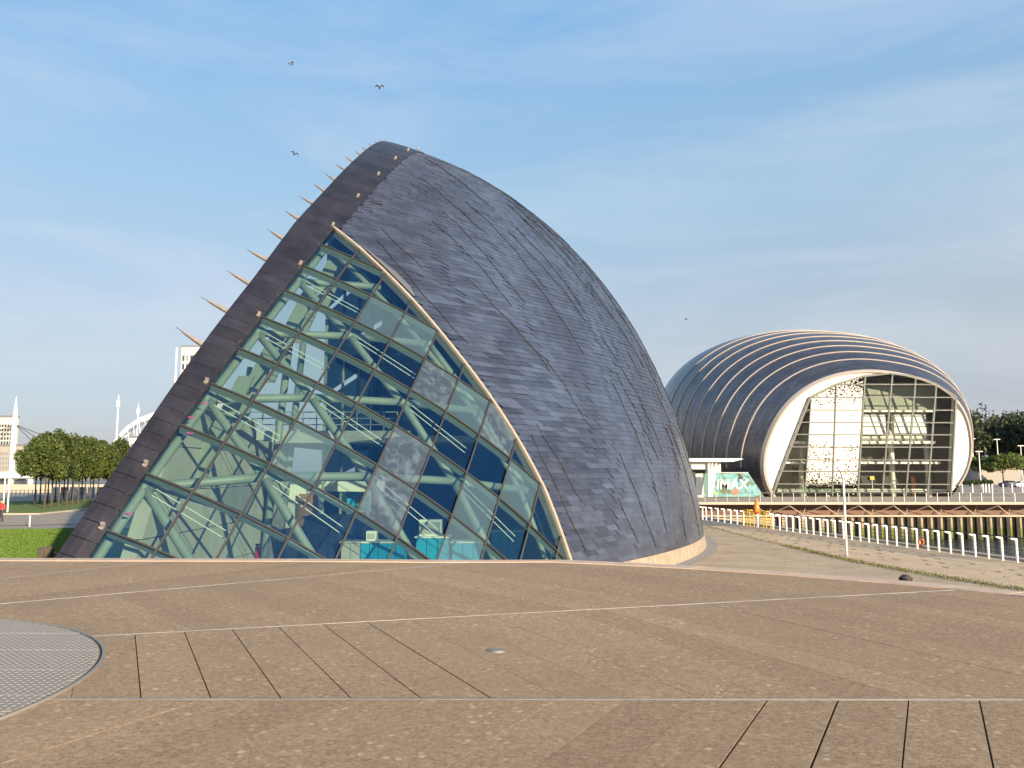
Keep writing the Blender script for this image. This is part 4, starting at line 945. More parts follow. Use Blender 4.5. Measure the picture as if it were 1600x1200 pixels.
# inside the cinema front
CY = 133.0
def cbox(name, x0_, x1_, yt, yb, y, d, mt):
    if y < 137: y = float(fp(1350, (yt+yb)/2)[1])+(y-128.0)
    A, B = at(x0_, yb, y), at(x1_, yt, y); m_ = MB(); m_.box(A[0], B[0], y, y+d, A[2], B[2]); return m_.build(name, mt, cinema)
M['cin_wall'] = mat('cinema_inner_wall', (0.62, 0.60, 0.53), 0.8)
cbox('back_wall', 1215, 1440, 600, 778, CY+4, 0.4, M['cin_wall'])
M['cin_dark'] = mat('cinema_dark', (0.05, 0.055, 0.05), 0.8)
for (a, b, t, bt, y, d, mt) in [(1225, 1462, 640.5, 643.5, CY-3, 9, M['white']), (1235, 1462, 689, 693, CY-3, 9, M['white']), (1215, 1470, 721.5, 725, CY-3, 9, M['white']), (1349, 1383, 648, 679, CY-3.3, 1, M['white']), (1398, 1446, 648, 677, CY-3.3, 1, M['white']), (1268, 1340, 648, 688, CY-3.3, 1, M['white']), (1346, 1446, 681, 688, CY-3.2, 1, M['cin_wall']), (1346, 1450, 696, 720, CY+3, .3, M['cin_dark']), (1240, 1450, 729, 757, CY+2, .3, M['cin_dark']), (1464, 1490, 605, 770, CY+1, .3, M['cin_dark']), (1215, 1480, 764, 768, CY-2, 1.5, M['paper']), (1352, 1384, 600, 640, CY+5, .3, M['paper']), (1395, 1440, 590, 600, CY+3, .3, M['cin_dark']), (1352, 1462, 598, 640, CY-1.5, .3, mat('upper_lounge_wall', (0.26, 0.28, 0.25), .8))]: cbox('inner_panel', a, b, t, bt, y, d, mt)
for px_ in (1253, 1396, 1452): m_ = MB(); A = at(px_, 776, CY-5); B = at(px_, 642, CY-5); m_.tube([A, (A[0], A[1], B[2])], 0.42, 14); m_.build('column', M['white'], cinema, True)
for dz_ in (0, 1.1): m_ = MB(); A, B = at(1320, 752, CY-2.5), at(1372, 708, CY-2.5); m_.bar(A+[0, 0, dz_], B+[0, 0, dz_], 0.9, 0.28); m_.build('escalator', M['paper'], cinema)
m_ = MB(); m_.bar(at(1348, 724, CY-2.7), at(1385, 704, CY-2.7), 0.3, 0.22); m_.build('escalator_rail', M['white'], cinema)
for i, (px_, lab) in enumerate([(1435, 'left red lounge seat on the top floor of the glass-fronted cinema'), (1447, 'right red lounge seat on the top floor of the glass-fronted cinema')]):
    A = at(px_, 638.5, CY-3.0); t_ = thing('lounge_seat', lab, 'seat', A); m_ = MB(); m_.box(A[0]-.45, A[0]+.45, CY-3, CY-2.3, A[2], A[2]+.45); m_.build('seat', M['red'], t_); m_ = MB(); m_.box(A[0]-.45, A[0]+.45, CY-2.3, CY-2.1, A[2], A[2]+.95); m_.build('backrest', M['red'], t_)
A = at(1363, 747, CY-3.5); t_ = thing('yellow_sign', 'square yellow sign behind the ground-floor cinema glass', 'sign', A); m_ = MB(); m_.box(A[0]-.35, A[0]+.35, CY-3.5, CY-3.44, A[2]-.25, A[2]+.3); m_.build('panel', M['yellow'], t_); m_ = MB(); m_.box(A[0]-.04, A[0]+.04, CY-3.44, CY-3.38, 0.02, A[2]); m_.build('post', M['grey_steel'], t_)
A = at(1427, 752, CY-3.6); t_ = thing('orange_panel', 'tall orange display panel behind the cinema glass near the right column', 'panel', A); m_ = MB(); m_.box(A[0]-.3, A[0]+.3, CY-3.6, CY-3.5, 0.02, A[2]+.7); m_.build('board', M['orange'], t_); m_ = MB(); m_.box(A[0]-.4, A[0]+.4, CY-3.8, CY-3.3, 0.005, 0.06); m_.build('base', M['grey_steel'], t_)
for i, px_ in enumerate((1349, 1388, 1395, 1420)):
    A = at(px_, 760, CY-4); t_ = thing('cafe_table', ['tan cafe table below the yellow sign in the cinema', 'tan cafe table left of the middle cinema column', 'tan cafe table touching the middle cinema column', 'tan cafe table just left of the orange display panel'][i], 'table', (A[0], CY-4, 0.02))
    m_ = MB(); m_.box(A[0]-.5, A[0]+.5, CY-4.3, CY-3.7, 0.95, 1.15); m_.build('table_top', M['timber'], t_); m_ = MB(); m_.tube([(A[0], CY-4, 0.02), (A[0], CY-4, 0.95)], 0.06, 8); m_.build('leg', M['grey_steel'], t_)
# undercroft shade sheet, mural wall with lettering, entrance canopy on the left
cbox('undercroft_shade_sheet', 1068, 1178, 727, 777, 134.5, 0.5, M['cin_dark'])  # dark sheet put in for the shade below the egg's curve
def muralmat():
    m = bpy.data.materials.new('mural_print'); m.use_nodes = True; t = m.node_tree; N = t.nodes; L = t.links; b = N['Principled BSDF']; b.inputs['Roughness'].default_value = 0.35
    g = N.new('ShaderNodeTexCoord'); n = N.new('ShaderNodeTexNoise'); n.inputs['Scale'].default_value = 0.55; n.inputs['Detail'].default_value = 6; n.inputs['Distortion'].default_value = 1.0; L.new(g.outputs['Object'], n.inputs['Vector'])
    r = N.new('ShaderNodeValToRGB'); e = r.color_ramp.elements; e[0].position = 0.28; e[0].color = (0.03, 0.05, 0.05, 1); e[1].position = 0.75; e[1].color = (0.42, 0.47, 0.47, 1)
    for p_, c_ in ((0.38, (0.09, 0.14, 0.07)), (0.46, (0.09, 0.28, 0.31)), (0.54, (0.18, 0.38, 0.40)), (0.62, (0.03, 0.13, 0.24))): k = e.new(p_); k.color = (*c_, 1)
    L.new(n.outputs['Fac'], r.inputs[0]); L.new(r.outputs[0], b.inputs['Base Color']); return m
MY = 121.0
mur = thing('mural_wall', 'teal and white printed poster wall with big white lettering under the cinema', 'poster wall', (at(1150, 777, MY)[0], MY, 0))
msec = [1109, 1124, 1139, 1154, 1169]
M['mural'] = muralmat()
for i in range(len(msec)-1):
    m_ = MB(); m_.prism([at(msec[i]+.2, 776, MY), at(msec[i+1]-.2, 776, MY), at(msec[i+1]-.2, 739, MY), at(msec[i]+.2, 739, MY)], (0, 0.1, 0)); m_.build('poster_panel', M['mural'], mur)
m_ = MB(); m_.prism([at(1169.2, 776, MY), at(1194, 776, MY), at(1169.2, 739, MY)], (0, 0.1, 0)); m_.build('poster_panel', M['mural'], mur)
m_ = MB(); m_.bar(at(1109, 738.5, MY-.05), at(1169, 738.5, MY-.05), .2, .12); m_.build('head_rail', M['grey_steel'], mur)
fc_ = bpy.data.curves.new('lettering', 'FONT'); fc_.body = 'IMAX'; fc_.size = 2.0; fc_.extrude = 0.02; fc_.shear = 0.12; fc_.offset = 0.03
to = bpy.data.objects.new('lettering', fc_); COL.objects.link(to); bpy.context.view_layer.update()
me = bpy.data.meshes.new_from_object(to.evaluated_get(bpy.context.evaluated_depsgraph_get())); bpy.data.objects.remove(to); me.materials.clear(); me.materials.append(M['white']); me.name = 'lettering'
lo_ = link('lettering', me, mur); P = at(1118.5, 764, MY-.06); lo_.matrix_basis = Matrix.Translation(Vector(P)) @ Matrix.Rotation(math.pi/2, 4, 'X')
for (a, b, t, bt, mm) in [(1152, 1161, 740, 751, M['cin_dark']), (1142, 1158, 761, 775, mat('mural_figure', (0.28, 0.13, 0.09), 0.5)), (1113, 1124, 766, 775, mat('mural_field', (0.24, 0.38, 0.12), 0.5))]:
    A, B = at(a, bt, MY-.03), at(b, t, MY-.03); c_ = (A+B)/2; m_ = MB(); m_.prism([(c_[0]+(B[0]-A[0])/2*math.cos(q)*(0.8+.25*math.sin(3*q+a)), MY-.03, c_[2]+(B[2]-A[2])/2*math.sin(q)*(0.8+.25*math.cos(2*q+a))) for q in np.linspace(0, 2*math.pi, 17)[:-1]], (0, 0.02, 0)); m_.build('printed_figure', mm, mur)
EY = 117.5
can = thing('entrance_canopy', 'white flat entrance canopy on slanted white posts beside the poster wall', 'canopy', (at(1100, 777, EY)[0], EY, 0))
m_ = MB(); za, zb = at(1100, 721.5, EY)[2], at(1100, 716.5, EY)[2]; x0_, x1_ = at(1055, 0, EY)[0], at(1131, 0, EY)[0]
m_.prism([(x0_, EY-2, za), (x1_-1.2, EY-2, za), (x1_+.3, EY-2, (za+zb)/2+.15), (x1_-.2, EY-2, zb), (x0_, EY-2, zb)], (0, 8, 0)); m_.build('roof', M['white'], can)
m_ = MB(); A, B = at(1070, 733, EY), at(1110, 724, EY); m_.box(A[0], B[0], EY-.5, EY-.1, A[2], B[2]); m_.build('fascia', M['white'], can)
for (a, b) in ((1112.5, 1110), (1119, 1112), (1107, 1107)):
    m_ = MB(); m_.tube([at(b, 777, EY-.8), at(a, 722, EY-.8)], [.13, .2], 10); m_.build('post', M['white_steel'], can)
M['tealglass'] = glassmat('teal_glass', (0.55, 0.80, 0.78), 0.02, 1.5, (0.45, 0.66, 0.62), 0.35)
for (a, b, t, bt, mm, nm) in [(1072, 1080, 740, 776, 'tealglass', 'glass_pane'), (1080.3, 1087, 740, 776, 'cin_dark', 'door_recess'), (1087.3, 1099, 745, 774, 'paper', 'door'), (1099.5, 1108, 740, 776, 'tealglass', 'glass_pane'), (1072, 1108, 734, 740, 'cin_dark', 'door_head')]:
    A, B = at(a, bt, EY+1), at(b, t, EY+1); m_ = MB(); m_.box(A[0], B[0], EY+1, EY+1.12, max(A[2], 0.01), B[2]); m_.build(nm, M[mm], can)
m_ = MB(); m_.box(x0_, at(1106, 0, EY+4.5)[0], EY+4.5, EY+4.8, 0.01, za-.01); m_.build('rear_wall', M['cin_wall'], can)
# ------------------------------------------------------------------ boardwalk, truss, quay wall with piles
DY = 105.5; x_l, x_r = 8.0, 150.0
dk = struct(MB().box(x_l, x_r, DY, QY+14, -0.30, 0.012).build('boardwalk', M['deck']))
MB().box(x_l, x_r, DY-.12, DY-.01, -0.34, -0.02).build('edge_beam', M['kerb'], dk)
qw = struct(MB().box(x_l-20, x_r, QY-.5, QY+.4, WZ-1, -2.0).build('quay_wall', M['quay']))
MB().box(x_l-20, x_r, QY-1.0, QY+.4, -2.0, -1.78).build('quay_cap', M['kerb'], qw)
MB().box(x_l-20, x_r, QY+.41, QY+.8, -1.78, -0.31).build('apron_wall', M['rust'], qw)
k = 0; xx = at(1215, 800, QY)[0]
while xx < at(1640, 800, QY)[0]:
    MB().box(xx-.24, xx+.24, QY-.95, QY-.51, WZ-.8, -2.01).build('pile', M['pile'], qw); xx += 1.31
tr = thing('deck_truss', 'white zigzag steel struts under the boardwalk edge above the water', 'truss', (40, DY, -1.7))
xs = np.arange(at(1180, 785, DY)[0], at(1640, 785, DY)[0], 4.55)
for i, x_ in enumerate(xs):
    zt_, zb_ = -0.5, -1.74; m_ = MB()
    m_.bar((x_, DY+.3, zt_), (x_+2.275, QY-.7, zb_), .07, .08); m_.build('strut', M['kerb'], tr)
    m_ = MB(); m_.bar((x_+2.275, QY-.7, zb_), (x_+4.55, DY+.3, zt_), .07, .08); m_.build('strut', M['kerb'], tr)
    m_ = MB(); m_.bar((x_+2.275, QY-.7, zb_), (x_+3.1, QY+.2, -0.35), .07, .09); m_.build('brace', M['kerb'], tr)
rail = thing('boardwalk_railing', 'thin grey post and rail balustrade along the boardwalk edge', 'railing', (40, DY+.3, 0.012))
for x_ in np.arange(at(1085, 780, DY)[0], at(1640, 780, DY)[0], 1.45):
    MB().box(x_-.03, x_+.03, DY+.27, DY+.33, 0.013, 1.2).build('post', M['grey_steel'], rail)
for z_ in (1.18, 0.62): m_ = MB(); m_.tube([(at(1070, 780, DY)[0], DY+.3, z_), (at(1650, 780, DY)[0], DY+.3, z_)], .035, 6); m_.build('rail', M['grey_steel'], rail)
# ------------------------------------------------------------------ promenade railing: white posts with bent tops and cables
pr_ = thing('promenade_railing', 'white railing of bent-top posts and dark cables along the promenade edge', 'railing', (*RA[:2], 0.005))
ppx = [1098, 1103.5, 1112, 1122, 1132, 1142, 1152, 1162, 1185, 1208, 1218.5, 1229, 1239, 1249.5, 1260, 1271, 1282, 1293.5, 1305, 1318, 1330.5, 1344, 1357.5, 1371, 1386, 1401, 1417, 1433, 1450, 1467, 1485.5, 1504.5, 1524, 1545, 1567, 1589.5, 1613]
def rail_t(px_):
    best = None
    for t in np.arange(-4, LEN_AB+8, 0.02):
        q = rl(t); d = abs(proj(np.array([*q, 0.0]))[0]-px_)
        if best is None or d < best[0]: best = (d, t)
    return best[1]
bt_ = [rail_t(x) for x in ppx]
aRN = np.array([*RN, 0.0]); aRD = np.array([*RD, 0.0])
lean = -aRD*0.0-aRN*0.30
for t in bt_:
    q = np.array([*rl(t), 0.0]); m_ = MB()
    m_.prism([q+aRD*.04+aRN*.04, q+aRD*.04-aRN*.04, q+aRD*.04-aRN*.05+[0, 0, 0.98], q+aRD*.04-aRN*.30+[0, 0, 1.05], q+aRD*.04-aRN*.30+[0, 0, 1.11], q+aRD*.04+aRN*.03+[0, 0, 1.07], q+aRD*.04+aRN*.05+[0, 0, 0.98]], -aRD*0.08)
    m_.build('post', M['white_steel'], pr_)
for z_ in (0.16, 0.36, 0.56, 0.76):
    m_ = MB(); m_.tube([(*rl(bt_[0]-1, 0.0), z_), (*rl(bt_[-1]+4, 0.0), z_)], .013, 5); m_.build('cable', M['iron'], pr_)
m_ = MB(); m_.tube([(*rl(bt_[0]-1, -.28), 1.13), (*rl(bt_[-1]+4, -.28), 1.13)], .03, 8); m_.build('handrail', M['iron'], pr_)
for k, (px_, lab) in enumerate([(1173, 'left yellow tubular ladder rail by the white promenade railing'), (1199, 'right yellow tubular ladder rail by the white promenade railing')]):
    t = rail_t(px_); q = np.array([*rl(t, 0.1), 0.0]); L_ = thing('ladder_rail', lab, 'ladder rail', q, 'yellow ladder rails'); w_ = .30
    for s_ in (-w_, w_):
        m_ = MB(); m_.tube([q+aRD*s_+[0, 0, -.6], q+aRD*s_+[0, 0, 1.05], q+aRD*s_-aRN*.15+[0, 0, 1.2], q+aRD*s_-aRN*.5+[0, 0, 1.15], q+aRD*s_-aRN*.55+[0, 0, .02]], .036, 8); m_.build('hoop', M['yellow'], L_, True)
    m_ = MB(); m_.tube([q-aRD*w_-aRN*.3+[0, 0, 1.18], q+aRD*w_-aRN*.3+[0, 0, 1.18]], .036, 8); m_.build('crossbar', M['yellow'], L_)
t = rail_t(1190); q = np.array([*rl(t, -.35), 0.0]); L_ = thing('lifebuoy_station', 'orange pointed lifebuoy cover on a white post between the yellow ladder rails', 'lifebuoy', q)
m_ = MB(); m_.tube([q+[0, 0, .005], q+[0, 0, 1.2]], .07, 10); m_.build('post', M['white_steel'], L_)
m_ = MB(); m_.tube([q+[0, 0, .95], q+[0, 0, 1.0], q+[0, 0, 1.45], q+[.02, 0, 1.8], q+[.05, 0, 2.1]], [.08, .2, .21, .13, .03], 14); m_.build('cover', M['orange'], L_, True)
t = rail_t(1443); q = np.array([*rl(t, -.1), 0.42]); L_ = thing('life_ring', 'small orange life ring hanging low on the promenade railing', 'life ring', q)
m_ = MB(); cc = [q+aRD*math.cos(a)*.18+np.array([0, 0, 1])*math.sin(a)*.18 for a in np.linspace(0, 2*math.pi, 21)]; m_.tube(cc, .065, 8, False); m_.build('ring', M['orange'], L_, True)
for a in (0.6, 2.2, 3.8, 5.4): m_ = MB(); m_.tube([q+aRD*math.cos(a+d_)*.18+np.array([0, 0, 1])*math.sin(a+d_)*.18 for d_ in (-.14, 0, .14)], .07, 8); m_.build('band', M['white'], L_)
# lamp post on the verge
q = ground(1323, 869); L_ = thing('lamp_post', 'slim white lamp post standing on the grassy verge', 'lamp post', q); zt_ = at(1323, 747, q[1])[2]
m_ = MB(); m_.tube([q, q+[0, 0, zt_*.5], q+[0, 0, zt_]], [.062, .055, .045], 12); m_.build('pole', M['white_steel'], L_, True); m_ = MB(); m_.tube([q+[0, 0, zt_], q+[0, 0, zt_+.03], q+[0, 0, zt_+.07]], [.10, .26, .10], 16); m_.build('lamp_head', M['white_steel'], L_, True)
m_ = MB(); m_.tube([q, q+[0, 0, .04]], .12, 12); m_.build('base_plate', M['grey_steel'], L_)

# ------------------------------------------------------------------ vegetation
def leaves(n, size, ctr, rad, clumps=26, seed=1, flat=0.0):
    r = np.random.default_rng(seed); V = []; F = []; cl = []
    for _ in range(clumps):
        d = unit(r.normal(size=3)); d[2] = abs(d[2])*0.9-0.25 if d[2] < -0.5 else d[2]; cl.append(np.array(ctr)+d*np.array(rad)*r.uniform(0.45, 0.92))
    cl = np.array(cl); ids = r.integers(0, clumps, n); cr = np.array(rad)*r.uniform(0.22, 0.40, (clumps, 1))
    d = r.normal(size=(n, 3)); d /= np.linalg.norm(d, axis=1, keepdims=True); pos = cl[ids]+d*cr[ids]*r.uniform(0.55, 1.08, (n, 1))
    a = r.normal(size=(n, 3)); a /= np.linalg.norm(a, axis=1, keepdims=True); b = np.cross(a, r.normal(size=(n, 3))); b /= np.linalg.norm(b, axis=1, keepdims=True); s_ = size*r.uniform(0.6, 1.3, (n, 1))
    Q = np.stack([pos-a*s_, pos+b*s_*.6, pos+a*s_, pos-b*s_*.6], 1).reshape(-1, 3)
    return Q
def leafmesh(name, Q, mt):
    me = bpy.data.meshes.new(name); me.from_pydata([tuple(p_) for p_ in Q], [], [(4*i, 4*i+1, 4*i+2, 4*i+3) for i in range(len(Q)//4)]); me.materials.append(mt); me.update(); return me
def treemesh(h, rad, zc_, trunk, seed, n, size, mt):
    r = random.Random(seed); cme = leafmesh('crown', leaves(n, size, (0, 0, zc_), rad, 34, seed), mt)
    m_ = MB(); lean_ = (r.uniform(-.15, .15), r.uniform(-.15, .15)); top = np.array([lean_[0], lean_[1], zc_]); m_.tube([(0, 0, -.05), (lean_[0]*.3, lean_[1]*.3, zc_*.45), top], [trunk, trunk*.75, trunk*.4], 8)
    for k in range(7):
        a = r.uniform(0, 6.28); b0 = np.array([lean_[0]*.6, lean_[1]*.6, zc_*r.uniform(.5, .8)]); e = np.array([math.cos(a)*rad[0]*.6, math.sin(a)*rad[1]*.6, zc_+rad[2]*r.uniform(-.2, .6)])
        m_.tube([b0, (b0+e)/2+[0, 0, .15], e], [trunk*.45, trunk*.28, trunk*.1], 6)
    return cme, m_.mesh('trunk', M['bark'])
def plant(name, label, cat, loc, cme, tme, rz, sc, group=None):
    o = bpy.data.objects.new(name, None); COL.objects.link(o); o.location = tuple(map(float, loc)); o.rotation_euler = (0, 0, rz); o.scale = sc; tag(o, label, cat, group)
    for nm, me in (('crown', cme), ('trunk', tme)): c_ = bpy.data.objects.new(nm, me); COL.objects.link(c_); c_.parent = o
    return o
limes = [treemesh(7.6, (2.2, 2.2, 2.75), 4.95, .10, s_, 10000, .15, M['lime_leaf']) for s_ in (11, 12, 13)]
tl_ = [(69, 795.5), (80, 793.5), (91, 792), (104, 790), (113, 788.5), (122, 787.5), (132, 786.2), (140, 785.2), (152, 784), (166, 782.5), (182, 781)]
words = ['leftmost and nearest', 'second', 'third', 'fourth', 'fifth', 'sixth', 'seventh', 'eighth', 'ninth', 'tenth', 'last, partly hidden by the spine,']
for i, (px_, py_) in enumerate(tl_):
    P = ground(px_, py_); c_, t_ = limes[i % 3]; plant('lime_tree', words[i]+(' lime tree' if i in (0, 10) else ' lime tree from the left')+' of the front row beside the path', 'tree', P, c_, t_, i*1.3, (random.uniform(.93, 1.05),)*2+(random.uniform(.98, 1.08),), 'lime trees in the front row')
for i, (px_, py_) in enumerate([(54, 789), (62, 787.5), (74, 786), (86, 784.5), (99, 783), (112, 781.5), (127, 780), (145, 779)]):
    P = ground(px_, py_); c_, t_ = limes[(i+1) % 3]; plant('lime_tree', ['first', 'second', 'third', 'fourth', 'fifth', 'sixth', 'seventh', 'eighth'][i]+' lime tree from the left of the back row behind the front limes', 'tree', P, c_, t_, i*2.1+.4, (1.0, 1.0, random.uniform(1.0, 1.1)), 'lime trees in the back row')
# far wood on the right: one mass
wr = np.random.default_rng(3); Qs = []; wtk = MB()
for k in range(64):
    px_ = wr.uniform(1490, 1720); dd = wr.uniform(250, 330); top = wr.uniform(640, 660)+max(0, (1540-px_)*.05); P = at(px_, 735, dd); zt_ = at(px_, top, dd)[2]; rr = wr.uniform(5, 8)
    Qs.append(leaves(1300, .62, (P[0], dd, zt_*.58), (rr, rr, zt_*.45), 22, 100+k)); wtk.tube([(P[0], dd, 0), (P[0], dd, zt_*.6)], [.4, .2], 6)
Qw = np.concatenate(Qs); me = leafmesh('far_wood', Qw, M['wood_leaf']); wood = tag(link('far_wood', me), 'dense dark green wood behind the car park on the right', 'wood', kind='stuff')
tag(wtk.build('trunks', M['bark'], wood), kind='stuff')
cpt = [treemesh(8, (4.6, 4.6, 2.9), 5.6, .2, s_, 4200, .32, M['bush_leaf']) for s_ in (21, 22)]
for i, (px_, dd, sc, lab) in enumerate([(1567, 214, 1.05, 'broad light green tree behind the dark parked car'), (1532, 222, .95, 'light green tree just right of the cinema front'), (1606, 222, 1.0, 'light green tree cut by the right edge behind the white car')]):
    P = at(px_, 735, dd); c_, t_ = cpt[i % 2]; plant('car_park_tree', lab, 'tree', (P[0], dd, 0), c_, t_, i*1.7, (sc, sc, sc), 'car park trees')
hq = np.concatenate([leaves(900, .28, (at(px_, 735, 205)[0], 205, .9), (1.6, 1.2, 1.0), 10, 300+k) for k, px_ in enumerate((1506, 1515, 1524, 1534, 1543))])
hd = tag(link('hedge', leafmesh('hedge', hq, M['wood_leaf'])), 'low dark hedge at the edge of the car park', 'hedge', kind='stuff')
# grass blades on the lawn and along the verge
def blades(pts, h, w_, seed):
    r = np.random.default_rng(seed); n = len(pts); a = r.uniform(0, 6.28, n); d = np.stack([np.cos(a), np.sin(a), np.zeros(n)], 1); hh = h*r.uniform(.5, 1.3, (n, 1))
    tip = pts+np.concatenate([r.normal(0, .25, (n, 2))*hh, hh], 1); V = np.stack([pts-d*w_, pts+d*w_, tip], 1).reshape(-1, 3)
    return [tuple(v) for v in V], [(3*i, 3*i+1, 3*i+2) for i in range(n)]
r = np.random.default_rng(9); n_ = 60000; yy = r.uniform(30, 57, n_); xx_ = -yy*r.uniform(.50, .70, n_); pts = np.stack([xx_, yy, np.full(n_, .06)], 1)
i_ = (xx_+60)/45*nlx; j_ = (yy-24)/33*nly; pts[:, 2] = 0.015+0.05*np.sin(i_*.5)*np.sin(j_*.4)+0.12*np.sin(np.pi*j_/nly)
V, F = blades(pts, .09, .02, 4); me = bpy.data.meshes.new('lawn_grass'); me.from_pydata(V, [], F); me.materials.append(M['blade']); tag(link('lawn_grass', me), 'short green lawn grass left of the titanium hall', 'grass', kind='stuff')
pts = []
for i in range(len(VERGE)-1):
    a, b = VERGE[i], VERGE[i+1]; L_ = np.linalg.norm(b-a); k = int(L_*150)
    if i < 2: k = int(L_*25)
    t = r.random(k); w_ = r.normal(0, .16, k)*np.interp(i+t, [0, 2, 4, 7], [.4, 1.0, 1.5, 1.5]); nrm_ = unit(np.array([(b-a)[1], -(b-a)[0]])); q = a+(b-a)*t[:, None]+nrm_*w_[:, None]; pts.append(np.column_stack([q, np.full(k, .004)]))
pts = np.concatenate(pts); V, F = blades(pts, .07, .022, 6); V0, F0 = [], []
me = bpy.data.meshes.new('verge_grass'); me.from_pydata(V, [], F); me.materials.append(M['verge']); tag(link('verge_grass', me), 'rough grass and moss growing along the verge by the lamp post', 'grass', kind='stuff')
pts = []
for row_ in range(4):
    for k in range(40):
        t = rail_t(1600)-k*1.05+row_*.4 if False else LEN_AB+6-k*1.05+row_*.4; q0 = rl(t, -1.5-row_*1.0)
        if r.random() < .25 or np.dot(q0-VERGE[4], RN) < -9: continue
        m__ = r.integers(10, 40); pts.append(np.column_stack([q0[0]+RD[0]*r.normal(0, .16, m__)+r.normal(0, .02, m__), q0[1]+RD[1]*r.normal(0, .16, m__)+r.normal(0, .02, m__), np.full(m__, .006)]))
pts = np.concatenate(pts); V, F = blades(pts, .035, .018, 8); me = bpy.data.meshes.new('joint_weeds'); me.from_pydata(V, [], F); me.materials.append(M['verge']); tag(link('joint_weeds', me), 'small weeds growing in rows between the promenade setts', 'weeds', kind='stuff')

# ------------------------------------------------------------------ far left: bridge, buildings, masts
def facade(name, label, x0p, x1p, ytop, D, depth, wall, cols, rows, rowspan, glassm, cat='building'):
    A, B = at(x0p, 740, D), at(x1p, ytop, D); t_ = thing(name, label, cat, ((A[0]+B[0])/2, D+depth/2, 0)); W_ = B[0]-A[0]
    MB().box(A[0], B[0], D, D+depth, 0, B[2]).build('wall', wall, t_); MB().box(A[0]-.3, B[0]+.3, D-.3, D+depth+.3, B[2], B[2]+.8).build('roof', M['grey_steel'], t_)
    cw_ = W_/cols; z0_ = at(0, rowspan[1], D)[2]; z1_ = at(0, rowspan[0], D)[2]; rh = (z1_-z0_)/rows
    wm = MB().box(-cw_*.32, cw_*.32, -.12, .05, rh*.18, rh*.82).mesh('window', glassm)
    for i in range(cols):
        for j in range(rows):
            o = bpy.data.objects.new('window', wm); COL.objects.link(o); adopt(o, t_); o.location = (A[0]+cw_*(i+.5), D, z0_+rh*j)
    return t_
M['hotel'] = mat('hotel_wall', (0.34, 0.31, 0.28), 0.8, col2=(0.29, 0.27, 0.245), scale=.2); M['win'] = mat('dark_window', (0.05, 0.06, 0.07), 0.15); M['winp'] = mat('pale_window', (0.22, 0.24, 0.25), 0.2)
facade('hotel', 'pale many-windowed hotel block behind the bridge mast', -40, 37, 697, 330, 4, M['hotel'], 16, 5, (705, 742), M['winp'])
facade('tall_hotel', 'taller white block rising behind the hotel at the left edge', -30, 21, 652, 345, 4, mat('off_white_render', (0.5, 0.49, 0.47), 0.8), 10, 5, (662, 695), M['win'])
twr = facade('tower_block', 'white tower block top showing above the spine', 275, 345, 542, 420, 8, mat('tower_cladding', (0.48, 0.48, 0.48), 0.7), 5, 8, (553, 660), M['win'])
for k, px_ in enumerate((276, 290, 305, 320, 335)):
    A = at(px_, 560, 419.6); MB().box(A[0]-.35, A[0]+.35, 419.2, 419.7, 0, at(px_, 543, 420)[2]).build('pilaster', M['white'], twr)
BD = 230.0
br = thing('footbridge', 'white cable-stayed footbridge with a pointed mast', 'bridge', (at(18, 740, BD)[0], BD, 0))
A = at(18, 735, BD); zt_ = at(18, 619, BD)[2]; m_ = MB(); m_.tube([(A[0], BD, 0), (A[0], BD, at(18, 660, BD)[2]), (A[0], BD, at(18, 645, BD)[2]), (A[0], BD, zt_)], [.9, .75, .55, .05], 12); m_.build('mast', M['white_steel'], br, True)
MB().box(at(-60, 735, BD)[0], at(60, 735, BD)[0], BD-1.5, BD+1.5, at(0, 747, BD)[2], at(0, 742, BD)[2]).build('deck', M['white'], br)
MB().box(at(-60, 735, BD)[0], at(60, 735, BD)[0], BD-1.55, BD-1.5, at(0, 742, BD)[2], at(0, 737, BD)[2]).build('parapet', M['white'], br)
cz_ = at(18, 663, BD)[2]
for (px_, py_) in ((130, 705), (110, 715), (88, 725), (-60, 700), (-50, 715), (-40, 728)): m_ = MB(); m_.tube([(A[0], BD, cz_), tuple(at(px_, py_, BD-2))], .10, 5); m_.build('stay_cable', M['iron'], br)
for px_ in (-10, 48): m_ = MB(); P = at(px_, 747, BD); m_.tube([(P[0], BD, -.5), (P[0], BD, P[2])], .7, 10); m_.build('pier', M['white'], br)
# arch bridge far behind
AD = 420.0; ab = thing('arch_bridge', 'white steel arch bridge partly hidden behind the trees and spine', 'bridge', (at(240, 740, AD)[0], AD, 0))
ar_ = [(165, 720), (175, 698), (185, 684), (200, 668), (220, 655), (245, 646), (270, 644), (300, 650)]
m_ = MB(); m_.tube([at(*q, AD) for q in ar_], 1.2, 8); m_.build('arch', M['white_steel'], ab, True); m_ = MB(); m_.tube([at(q[0]+5, q[1]+4, AD+12) for q in ar_], .8, 8); m_.build('arch', M['white_steel'], ab, True)
for px_ in range(190, 300, 9): m_ = MB(); yq = np.interp(px_, [q[0] for q in ar_], [q[1] for q in ar_]); m_.tube([at(px_, yq, AD), at(px_+7, 715, AD)], .14, 5); m_.build('hanger', M['white_steel'], ab)
MB().box(at(150, 718, AD)[0], at(320, 712, AD)[0], AD-2, AD+14, at(0, 720, AD)[2], at(0, 715, AD)[2]).build('deck', M['white'], ab)
